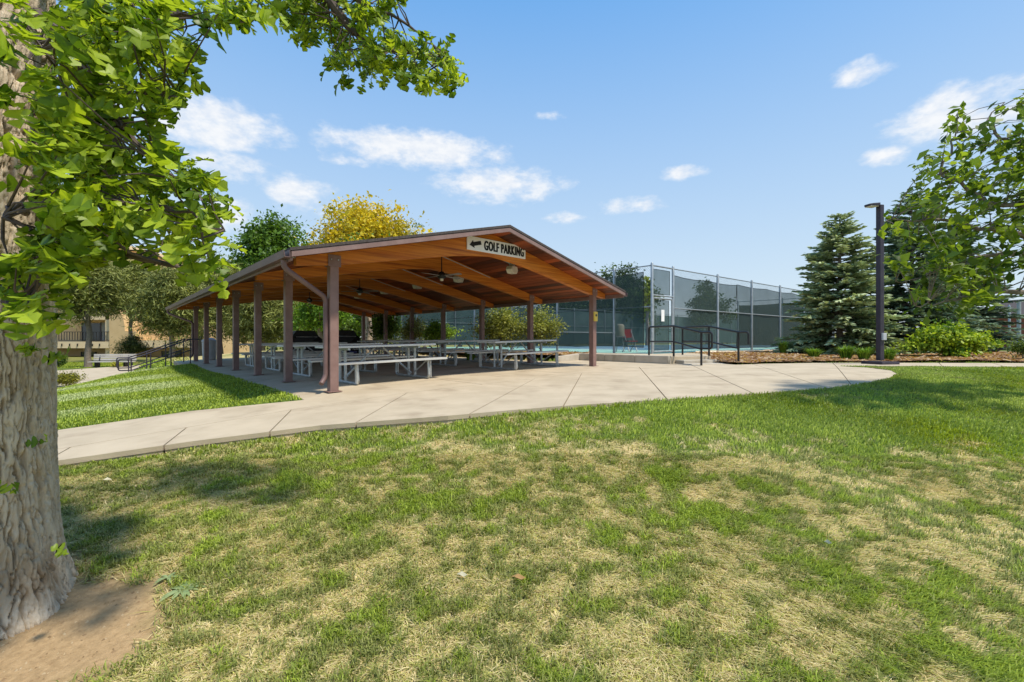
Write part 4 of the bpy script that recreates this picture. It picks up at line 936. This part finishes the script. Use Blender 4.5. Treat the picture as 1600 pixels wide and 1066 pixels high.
for (x0, x1, y0, y1, dd_, mt_) in ((101, 131, 504, 533, 2.4, M_glass), (132, 161, 503, 533, 2.4, M_curtain), (100, 123, 551, 566, 2.4, M_glass), (141, 160, 549, 566, 2.4, M_glass), (104, 140, 410, 438, 2.4, M_glass), (70, 96, 455, 485, 2.4, M_glass), (245, 275, 549, 566, .9, M_glass), (285, 320, 440, 470, .9, M_glass), (100, 130, 455, 486, 2.4, M_curtain), (240, 270, 440, 470, .9, M_glass)):
    wdw = bblock('window', x0, x1, y0, y1, dd_-.06, dd_+.08, mt_)
    for xx in (x0, x1): bblock('frame', xx-.5, xx+.5, y0-.4, y1, dd_-.1, dd_-.0, M_bronze, wdw)
for y_ in (518.5, 531.5): bblock('railing', 101, 180, y_, y_+.8, -.8, -.72, M_black)
for i in range(20): bblock('baluster', 101+i*4.13, 101.5+i*4.13, 519, 532, -.79, -.73, M_black)
for i, px in enumerate((95, 108, 120, 132, 155, 166)): bblock('scupper', px-.6, px+.6, 537, 541, -.99, -.91, M_black)
for i, px in enumerate((242, 252, 270, 280, 292)): bblock('scupper', px-.6, px+.6, 535, 539, -1.29, -1.21, M_black)
arc = [(bpx(181), bz(483)), (bpx(186), bz(482.5)), (bpx(193), bz(485)), (bpx(199), bz(491)), (bpx(203), bz(499)), (bpx(205), bz(508)), (bpx(205.5), bz(518)), (bpx(222), bz(519)), (bpx(222), bz(566)), (bpx(182.2), bz(566))]
MB().strip(arc, -1.0, .95, lambda p, q, a: (p, a, q)).build('wing_wall', M_stucco, bd)
bY = 27.5; bxx = pY(176, 0, bY)[0]
bn_ = empty('bench', (bxx, bY, gz(bxx, bY)), .12, label='long slatted park bench on the grass before the building', cat='bench')
for z_, y_ in ((.86, .24), (.72, .22), (.58, .20)): MB().box((0, y_, z_), (2.4, .04, .11)).build('back_slat', M_bench, bn_)
for y_ in (-.22, -.07, .08): MB().box((0, y_, .45), (2.4, .12, .045)).build('seat_slat', M_bench, bn_)
for x_ in (-.85, .75): MB().box((x_, 0, .21), (.09, .34, .44)).build('leg', M_black, bn_); MB().bar((x_, .14, .42), (x_, .26, .9), .06, .04).build('back_support', M_black, bn_)
rb = empty('red_house', (*pY(1640, 0, 42)[:2], -1.0), label='red walled house glimpsed at the right edge', cat='house')
MB().box((0, 0, 1.6), (9, 6, 3.2)).build('wall', M_brick, rb); MB().strip([(-5, 3.2), (5, 3.2), (0, 5)], -3.4, 3.4, lambda p, q, a: (p, a, q)).build('roof', M_roof, rb)
for x_ in (-3.2, -1.5, .8): MB().box((x_, -3.03, 1.3), (.9, .1, 2.1)).build('window', M_glass, rb)
for px, top, Y, w_, l in ((1577, 478, 24, .05, 'thin grey pole by the far right path'), (1592, 470, 26, .09, 'thicker pale pole at the right edge')):
    b = gp(px, Y); o = MB().lathe((0, 0, 0), [(w_, 0), (w_, (HY-top)/F*Y-b[2]), (w_*.4, (HY-top)/F*Y-b[2]+.05)], 10).build('pole', M_fence, loc=b, smooth=True); tag(o, l, 'pole')

# ------------------------------------------------------------------ the oak in front
TX, TY = -2.90, 2.38; TZ = gz(TX, TY)
oak = empty('oak_tree', (TX, TY, TZ), label='big oak with furrowed grey bark at the left edge', cat='tree')
nA, nZ = 620, 400; A_, Z_ = np.meshgrid(np.linspace(0, 2*np.pi, nA, endpoint=False), np.linspace(-.12, 3.9, nZ))
rad = .34-.012*Z_+.085*np.exp(-np.maximum(Z_, 0)/.20)*(1+.3*np.cos(A_*5+1))+.012*np.cos(A_*2+.7)+.012*np.cos(A_*3+Z_*1.3)
def furrow(k, kz, seed, wr):
    # long wavy plates of bark split by furrows; 0 in a furrow, 1 on a plate
    wob = (fbm(A_*k*.35, Z_*kz*1.3, seed+7, 3)-.5)*wr
    return np.abs(fbm(A_*k+wob, Z_*kz, seed, 2)-.5)*2
f1 = furrow(13, 3.0, 5, 4.); f2 = furrow(26, 6.5, 25, 3.); f3 = fbm(A_*46, Z_*34, 9, 4); f4 = furrow(6, 13, 45, 2)
rad = rad+0.042*sstep(.0, .13, f1)+.012*sstep(0, .2, f2)+.010*sstep(0, .08, f4)+.012*(f3-.5)-.035
vx = np.stack((rad*np.cos(A_), rad*np.sin(A_), Z_), -1).reshape(-1, 3); ii = np.arange(nA*nZ).reshape(nZ, nA); jn = np.roll(ii, -1, 1)
q = np.stack((ii[:-1], jn[:-1], jn[1:], ii[1:]), -1).reshape(-1, 4)
put('trunk', np_mesh('trunk', vx, q.ravel(), np.full(len(q), 4), M_bark, None, True), oak)
T0 = np.array((TX, TY, TZ))
def W3(px, py, Y): return np.array(pY(px, py, Y))
branches = [
 [(60, 20, 2.4), (120, 70, 2.3), (165, 150, 2.2), (190, 200, 2.15), (250, 260, 2.1), (310, 300, 2.1)],
 [(60, 400, 2.4), (120, 398, 2.25), (200, 400, 2.15), (270, 415, 2.1), (330, 425, 2.05)],
 [(50, 175, 2.4), (110, 185, 2.3), (170, 190, 2.3), (230, 150, 2.3), (280, 150, 2.3)],
 [(55, 290, 2.4), (130, 300, 2.25), (210, 320, 2.15), (290, 330, 2.1), (350, 360, 2.05)],
 [(60, -80, 2.4), (160, -40, 2.4), (250, 20, 2.4), (330, 30, 2.45), (385, 35, 2.5)],
 [(50, -260, 2.4), (200, -190, 2.6), (380, -110, 2.8), (505, -20, 2.9), (535, 30, 2.95), (575, 68, 3.0), (640, 85, 3.0), (700, 100, 3.0)],
 [(480, -40, 2.9), (560, 0, 2.95), (640, 40, 3.0), (690, 80, 3.0)],
 [(20, 420, 2.2), (10, 460, 1.95), (20, 480, 1.85), (50, 470, 1.8)],
 [(40, 330, 2.2), (20, 320, 1.95), (5, 340, 1.8)],
 [(60, 60, 2.2), (40, 40, 2.0), (90, 110, 1.95)],
]
bmb = MB(); skel = []
for k, br in enumerate(branches):
    P_ = [W3(*p) for p in br]; pts = []
    for a, b in zip(P_[:-1], P_[1:]):
        for t in np.linspace(0, 1, 6)[:-1]: pts.append(a*(1-t)+b*t+rng.normal(0, .008, 3))
    pts.append(P_[-1]); r0 = .03 if k in (0, 1, 4, 5) else .018
    if k == 5: r0 = .05
    bmb.tube([tuple(p-T0) for p in pts], [max(.004, r0*(1-i/len(pts))**.8) for i in range(len(pts))], 7); skel += pts[4:] if k < 7 else pts[6:]
skel = np.array(skel)
# leaf outline with rounded lobes (half, mirrored)
half = [(0, .0), (.035, .10), (.03, .17), (.15, .25), (.19, .33), (.03, .35), (.035, .46), (.28, .53), (.40, .66), (.34, .73), (.06, .63), (.05, .73), (.22, .83), (.25, .93), (.13, .92), (.06, 1.0)]
out_r = half; out_l = [(-x, y) for x, y in reversed(half) if x > 0]
outline = out_r+out_l
def leafmesh(seed, mt):
    r = np.random.default_rng(seed); m = MB(); c1_, c2_ = r.uniform(-.6, .6), r.uniform(.1, 1.3)
    def bendp(x, y): x *= r.uniform(.9, 1.1); return (x, y, -c2_*.35*y*y+c1_*.3*y+abs(x)*.35+.04*math.sin(y*9+seed))
    spine = [(0, y, -c2_*.35*y*y+c1_*.3*y) for y in (.0, .2, .42, .6, .75, 1.0)]
    vs = [bendp(x, y) for x, y in outline]; n = len(vs); vs += spine
    fs = []
    def near(y): return n+int(np.argmin([abs(p[1]-y) for p in spine]))
    for i in range(n):
        j = (i+1) % n; a = near((outline[i][1]+outline[j][1])/2); fs.append((i, j, a))
        b0, b1 = near((outline[i-1][1]+outline[i][1])/2), a
        if b0 != b1: fs.append((i, b1, b0))
    return m.add(vs, fs).mesh('leaf', mt, fix=False)
lmeshes = [leafmesh(i, M_oakleaf) for i in range(8)]
# leaf sprays: a twig from the nearest branch to a spray of leaves at its end
region = [(0, 0), (410, -10), (375, 30), (305, 45), (275, 110), (285, 165), (235, 175), (240, 220), (300, 260), (350, 315), (340, 335), (310, 360), (330, 395), (335, 420), (300, 420), (260, 390), (210, 385), (170, 385), (130, 395), (95, 420), (70, 460), (20, 500), (0, 495), (0, 300)]
region2 = [(440, -30), (640, -30), (620, 10), (590, 30), (690, 75), (725, 93), (720, 118), (685, 138), (648, 120), (612, 106), (570, 136), (540, 130), (530, 110), (490, 80), (465, 50), (440, 25)]
def samp(poly, n, seed):
    r = np.random.default_rng(seed); xs = [p[0] for p in poly]; ys = [p[1] for p in poly]; o_ = []
    while len(o_) < n:
        x, y = r.uniform(min(xs), max(xs)), r.uniform(min(ys), max(ys))
        if inpoly(np.array([x]), np.array([y]), poly)[0]: o_.append((x, y))
    return o_
leaves = []; twig = MB(); rl = np.random.default_rng(77)
ctrs = []
for (x, y) in samp(region, 310, 1):
    if x < 85 and y < 400 and rl.random() < .8: continue
    d = rl.uniform(1.85, 2.75) if x > 90 else rl.uniform(1.65, 1.95)
    ctrs.append((W3(x, y, d), 1.))
for (x, y) in samp(region2, 115, 2): ctrs.append((W3(x, y, rl.uniform(2.75, 3.3)), .82))
for (x, y) in samp([(180, -260), (500, -260), (500, -40), (180, -40)], 14, 3): ctrs.append((W3(x, y, rl.uniform(2.2, 3.2)), 1.))
for (c, ks) in ctrs:
    j = rl.choice(np.argsort(((skel-c)**2).sum(1))[:9]); a = skel[j]; dvec = c-a; ln_ = np.linalg.norm(dvec)+1e-6
    if ln_ > .6: continue
    mid_ = (a+c)/2+rl.normal(0, .06*ln_, 3); twig.tube([tuple(a-T0), tuple(mid_-T0), tuple(c-T0)], [.006, .004, .002], 5, False)
    d0 = dvec/ln_*.6+np.array((.5, -.1, -.25)); d0 /= np.linalg.norm(d0)
    for k in range(rl.integers(5, 9)):
        d = d0+rl.normal(0, .62, 3); d[2] -= .1; d /= np.linalg.norm(d); L = rl.uniform(.07, .15)*ks
        n_ = np.array((0, -.25, 1.))+rl.normal(0, .7, 3); xax = np.cross(d, n_); xax /= np.linalg.norm(xax); nn = np.cross(xax, d)
        st = c+rl.normal(0, .02, 3)+d*.012; leaves.append((st, xax, d, nn, L))
for (px, py, dd_) in ((62, 548, 2.02), (105, 560, 2.05), (75, 690, 2.04), (25, 772, 2.02), (10, 770, 2.01), (108, 866, 2.1), (40, 555, 2.0)):   # sprouts on the trunk
    c = W3(px, py, dd_); pass
    for k in range(2 if py > 600 else 4):
        d = np.array((rl.uniform(-1, 1), -.3, rl.uniform(0, .5))); d /= np.linalg.norm(d); n_ = np.array((0, -.8, .6))+rl.normal(0, .3, 3); xax = np.cross(d, n_); xax /= np.linalg.norm(xax)
        leaves.append((c, xax, d, np.cross(xax, d), rl.uniform(.05, .09)))
def inframe(l): return 0 < 800+l[0][0]/l[0][1]*F < 1600 and 0 < HY-l[0][2]/l[0][1]*F < 1066
leaves.sort(key=lambda l: -(l[4]/l[0][1]) if inframe(l) else 1)
for st, xa, d, nn, L in leaves[:300]:
    o = put('leaf', random.choice(lmeshes), oak); m4 = Matrix.Identity(4)
    for i in range(3): m4[i][0] = xa[i]*L; m4[i][1] = d[i]*L; m4[i][2] = nn[i]*L; m4[i][3] = st[i]-T0[i]
    o.matrix_local = m4
fv = []; ff = []; ft = []; lt = []; base_ = 0
lco = []
for m_ in lmeshes:
    c_ = np.empty(len(m_.vertices)*3); m_.vertices.foreach_get('co', c_); lco.append((c_.reshape(-1, 3), [tuple(p.vertices) for p in m_.polygons]))
for st, xa, d, nn, L in leaves[300:]:
    c_, fs = lco[rl.integers(8)]; fv.append((c_[:, :1]*xa+c_[:, 1:2]*d+c_[:, 2:]*nn)*L+st-T0); t = rl.random()**1.4; ft.append(np.repeat((np.array((.10, .19, .014))*(1-t)+np.array((.48, .60, .05))*t)[None], len(c_), 0))
    for f in fs: ff += [base_+i for i in f]; lt.append(len(f))
    base_ += len(c_)
tag(put('foliage', np_mesh('foliage', np.concatenate(fv), np.array(ff), np.array(lt), M_oakfol, np.concatenate(ft)), oak), kind='stuff')
bmb.build('branches', M_twig, oak, smooth=True); tag(twig.build('twigs', M_twig, oak, fix=False), kind='stuff')

# ------------------------------------------------------------------ tree reaching in from the right
RY = 6.6; rx_ = 8.9; rb_ = np.array((rx_, RY, gz(rx_, RY)))
rt = empty('overhanging_tree', tuple(rb_), label='leafy tree reaching in from the right edge', cat='tree')
MB().tube([(0, 0, -.05), (.02, 0, .6), (-.05, .05, 1.6), (-.1, .1, 2.6), (0, .1, 4.2)], [.2, .15, .13, .11, .05], 10).build('trunk', M_gbark, rt, smooth=True)
rbr = [[(1740, 420, 6.6), (1600, 370, 6.5), (1560, 360, 6.4), (1480, 345, 6.3), (1420, 345, 6.3), (1385, 345, 6.3)], [(1740, 300, 6.6), (1640, 330, 6.6), (1545, 315, 6.6), (1470, 270, 6.6), (1490, 220, 6.6), (1495, 195, 6.6)],
       [(1740, 450, 6.6), (1620, 455, 6.3), (1540, 460, 6.2), (1480, 470, 6.1), (1430, 478, 6.0)], [(1740, 380, 6.7), (1620, 395, 6.6), (1540, 400, 6.6), (1450, 430, 6.5), (1400, 440, 6.5)],
       [(1740, 250, 6.7), (1640, 250, 6.7), (1570, 220, 6.6), (1540, 190, 6.6), (1570, 160, 6.6)], [(1740, 200, 6.7), (1660, 190, 6.6), (1610, 150, 6.5)]]
bb_ = MB(); sk2 = []
for br in rbr:
    P_ = [W3(*p) for p in br]; pts = []
    for a, b in zip(P_[:-1], P_[1:]):
        for t in np.linspace(0, 1, 6)[:-1]: pts.append(a*(1-t)+b*t+rng.normal(0, .02, 3))
    pts.append(P_[-1]); bb_.tube([tuple(p-rb_) for p in pts], [max(.006, .05*(1-i/len(pts))) for i in range(len(pts))], 6); sk2 += pts
sk2 = np.array(sk2); reg = [(1375, 330), (1420, 300), (1430, 250), (1480, 235), (1470, 195), (1500, 170), (1530, 210), (1560, 170), (1600, 140), (1720, 120), (1720, 480), (1600, 490), (1500, 488), (1435, 490), (1440, 455), (1470, 440), (1400, 450), (1395, 410), (1440, 390), (1400, 365)]
r3 = np.random.default_rng(5); Pn = []; Dn = []; Nn = []; Ln = []; tints_ = []
for (x, y) in samp(reg, 320, 9):
    c = W3(x, y, r3.uniform(5.6, 7.4)); j = np.argmin(((sk2-c)**2).sum(1)); a = sk2[j]
    if np.linalg.norm(a-c) > .95: continue
    bb_.tube([tuple(a-rb_), tuple((a+c)/2+np.array((0, 0, .05))-rb_), tuple(c-rb_)], [.007, .005, .002], 4, False); tt = r3.random()
    for k in range(r3.integers(10, 17)):
        d = np.array((r3.normal(-.2, .7), r3.normal(0, .7), r3.normal(-.45, .4))); Pn.append(c+r3.normal(0, .07, 3)-rb_); Dn.append(d); Nn.append((r3.normal(0, .5), r3.normal(-.3, .5), 1)); Ln.append(r3.uniform(.09, .18)); tints_.append(tt)
Ln = np.array(Ln); tag(put('crown', quads_mesh('crown', np.array(Pn), np.array(Dn), np.array(Nn), Ln, Ln*.58, tints(r3, len(Ln), (.06, .115, .016), (.25, .35, .04), .3, np.array(tints_)), M_oakfol), rt), kind='stuff')
bb_.build('limbs', M_gbark, rt, fix=False)

# ------------------------------------------------------------------ turf
def blades(name, label, x, y, seed, h, wd, lie):
    """h, wd, lie: per-blade height, half width and how far it leans (in heights)"""
    r = np.random.default_rng(seed); m = len(x); z = ground(x, y)-.004; g = green_amt(x, y)
    isg = r.random(m) < np.clip((g-.27)/.50, .05, 1)
    a = r.uniform(0, 6.283, m); a0 = R(-24)+1.2*(fbm(x*.8, y*.8, 41, 2)-.5)*3; comb = sstep(.3, 2, x)*.85; a = np.where(r.random(m) < comb, a0+r.normal(0, .45, m), a)
    hh = h*np.where(isg, r.uniform(.55, 1.2, m), r.uniform(.25, .6, m)); ln_ = lie*h*np.where(isg, r.uniform(.3, 1.0, m), r.uniform(.9, 1.7, m))
    ca, sa = np.cos(a), np.sin(a); b2 = a+r.normal(1.57, .4, m); sx, sy = np.cos(b2)*wd, np.sin(b2)*wd; vs = np.zeros((m, 5, 3))
    vs[:, 0] = np.stack((x-sx, y-sy, z), -1); vs[:, 1] = np.stack((x+sx, y+sy, z), -1); mx_, my_ = x+ca*ln_*.4, y+sa*ln_*.4
    vs[:, 2] = np.stack((mx_+sx*.8, my_+sy*.8, z+hh*.7), -1); vs[:, 3] = np.stack((mx_-sx*.8, my_-sy*.8, z+hh*.7), -1); vs[:, 4] = np.stack((x+ca*ln_, y+sa*ln_, z+hh*r.uniform(.55, 1, m)), -1)
    lush = sstep(.75, 1.1, g)[:, None]; t = r.random((m, 1)); nb = fbm(x*.9, y*.9, 51, 3)[:, None]
    cg = (np.array((.135, .16, .035))*(1-t)+np.array((.35, .37, .11))*t)*(1-lush)+lush*(np.array((.155, .225, .022))*(1-t)+np.array((.40, .49, .055))*t)
    cg = cg*(.8+.45*nb); cs = np.array((.54, .435, .19))*(1-t)+np.array((.80, .69, .40))*t; yg = r.random((m, 1)) < .38; cs = np.where(yg, np.array((.46, .46, .13))*(.8+.4*t), cs)
    ms, mw = to_s(x, y), to_w(x, y); pale = (sstep(-1.2, -2.0, ms)*sstep(1.0, 2.2, mw)*sstep(-.2, .25, np.sin(mw*2.05+ms*.5)) if 'mound' in label else 0*x)[:, None]  # mowing stripes: the sheen of leaning blades painted as a paler green
    cg = cg*(1-.9*pale)+.9*pale*np.array((.50, .56, .27)); c = np.where(isg[:, None], cg, cs)*(1+r.normal(0, .1, (m, 1))); c = np.clip(c, .01, .9)
    k = np.arange(m)[:, None]*5; fl = np.concatenate((k+np.array((0, 1, 2, 3)), k+np.array((3, 2, 4))), 1).ravel()
    return tag(put(name, np_mesh(name, vs.reshape(-1, 3), fl, np.tile((4, 3), m), M_blade, np.repeat(c, 5, 0))), label, 'grass', kind='stuff')
def keep(x, y, dirt=True):
    k = ~inpoly(x, y, PAVE) & ~inpoly(x, y, LOW) & ~inpoly(x, y, BED_R) & ~inpoly(x, y, BED_B) & (np.hypot(x-TX, y-TY) > .36) & (np.hypot(x-lx, y-ly) > .33)
    if dirt: k &= rng.random(len(x)) > dirt_amt(x, y)*1.03
    return k
def wedge(n, y0, y1, seed, xl=-1.2, xr=1.2):
    r = np.random.default_rng(seed); q = r.random(n); y = np.sqrt(y0*y0+q*(y1*y1-y0*y0)); return r.uniform(xl, xr, n)*y, y
x, y = wedge(330000, 1.65, 4.4, 1); tuft = fbm(x*7, y*7, 61, 2); k = keep(x, y) & (rng.random(len(x)) < .45+1.1*(tuft-.3)); x, y = x[k], y[k]
blades('lawn_grass', 'patchy half dry foreground lawn', x, y, 2, (.046*(.6+.6*fbm(x*2, y*2, 62)+.35*fbm(x*10, y*10, 24, 2))), .0017+.0004*y, 1.3)
x, y = wedge(210000, 4.4, 9.5, 3); k = keep(x, y) & (to_s(x, y)*0+to_w(x, y) < 30) & ~((to_s(x, y) < -.5) & (to_w(x, y) > -2.0)); x, y = x[k], y[k]
blades('lawn_grass', 'green lawn edge along the pavement', x, y, 4, .05*(.75+.6*fbm(x*2, y*2, 63)), .0036+.0002*y, 1.0)
r4 = np.random.default_rng(8); s_ = r4.uniform(-7.5, -.62, 150000); w_ = r4.uniform(-3, 13.2, 150000); x = P0[0]+U[0]*s_+V[0]*w_; y = P0[1]+U[1]*s_+V[1]*w_; k = keep(x, y) & (x/y > -1.25); x, y = x[k], y[k]
blades('lawn_grass', 'mown green lawn mound left of the shelter', x, y, 5, .045, .0062, .9)
x, y = wedge(60000, 9.0, 14.5, 6, .5, 1.25); k = keep(x, y); x, y = x[k], y[k]
blades('lawn_grass', 'bright green lawn strip round the lamp post', x, y, 7, .045, .006, .9)
x, y = wedge(60000, 19, 46, 9, -1.25, -.72); k = keep(x, y); x, y = x[k], y[k]
blades('lawn_grass', 'distant lawn before the tan building', x, y, 10, .07, .02, .9)
rd = np.random.default_rng(12); n_ = 5200; x = rd.uniform(-3.6, -1.2, n_); y = rd.uniform(1.5, 3.2, n_); k = (rd.random(n_) < dirt_amt(x, y)*.9) & (np.hypot(x-TX, y-TY) > .42); x, y = x[k], y[k]; z = ground(x, y); m = len(x)
a = rd.uniform(0, 6.28, m); L = .003+.008*rd.random(m)**3; Wd = L*rd.uniform(.3, .9, m); ca, sa = np.cos(a), np.sin(a); vs = np.empty((m, 5, 3))
for i, (p, q) in enumerate(((-1, -1), (1, -1), (1, 1), (-1, 1))): vs[:, i] = np.stack((x+ca*L*p-sa*Wd*q, y+sa*L*p+ca*Wd*q, z-.003), -1)
vs[:, 4] = np.stack((x, y, z+L*.8), -1); k = np.arange(m)[:, None]*5; fl = np.concatenate([k+np.array(t) for t in ((0, 1, 4), (1, 2, 4), (2, 3, 4), (3, 0, 4))], 1).ravel()
cc = np.array(((.36, .24, .13), (.48, .34, .19), (.28, .19, .10), (.56, .44, .28)))[rd.integers(0, 4, m)]
tag(put('soil_crumbs', np_mesh('soil_crumbs', vs.reshape(-1, 3), fl, np.full(m*4, 3), M_leaf, np.repeat(cc, 5, 0))), 'crumbs and grit on the bare earth under the oak', 'soil', kind='stuff')
# weeds and litter on the lawn
def weed(px, py, zoff, n, L, label, seed):
    r = np.random.default_rng(seed); x, y, z = pz(px, py, zoff); z = gz(x, y); o = empty('weed', (x, y, z), label=label, cat='plant'); 
    lm_ = MB(); w2 = .13
    for i in range(6): t = i/5; lm_.v += [(-w2*math.sin(math.pi*min(1, t*.9+.08))*1, t, .35*t-.45*t*t+.05), (w2*math.sin(math.pi*min(1, t*.9+.08)), t, .35*t-.45*t*t+.05)]
    lm_.f = [(2*i, 2*i+1, 2*i+3, 2*i+2) for i in range(5)]; m_ = lm_.mesh('leaf', MATS['weed_leaf'], fix=False)
    for i in range(n): q = put('leaf', m_, o, (0, 0, .01), 6.283*i/n+r.normal(0, .25)); k = L*r.uniform(.7, 1.2); q.scale = (k, k, k)
leafmat('weed_leaf', False, (.22, .30, .12), (.34, .42, .19), .25)
weed(285, 935, -1.45, 13, .11, 'broad leaved weed at the edge of the bare earth', 1); weed(262, 918, -1.45, 8, .08, 'smaller weed just beyond the broad leaved one', 4)
weed(714, 651, -.96, 9, .13, 'leafy weed at the pavement edge below the near table', 2); weed(738, 647, -.95, 6, .09, 'small weed right beside the leafy one at the pavement edge', 3)
M_dry = mat('dry_leaf', (.70, .62, .42), (.78, .71, .52), 9, .8); M_bk = mat('bark_piece', (.45, .25, .09), (.55, .33, .14), 9, .8)
for px, py, L, mt_, l, c_ in ((722, 915, .04, M_dry, 'pale curled dry leaf lying on the lawn', 'leaf'), (810, 918, .05, M_bk, 'orange brown bark strip lying on the lawn', 'bark'), (1293, 873, .03, M_dry, 'white scrap lying on the combed grass', 'scrap'), (168, 790, .04, M_dry, 'tiny pale scrap on the grass near the oak', 'scrap')):
    x, y, _ = pz(px, py, -1.43); z = gz(x, y)
    o = MB().add([(-L, 0, .0), (-L*.3, -L*.28, .012), (L*.5, -L*.2, .006), (L, .0, .02), (L*.4, L*.22, .012), (-L*.4, L*.25, .004), (0, 0, .03)], [(0, 1, 6), (1, 2, 6), (2, 3, 6), (3, 4, 6), (4, 5, 6), (5, 0, 6)]).build('debris', mt_, loc=(x, y, z+.035), rz=px, fix=False); tag(o, l, c_)
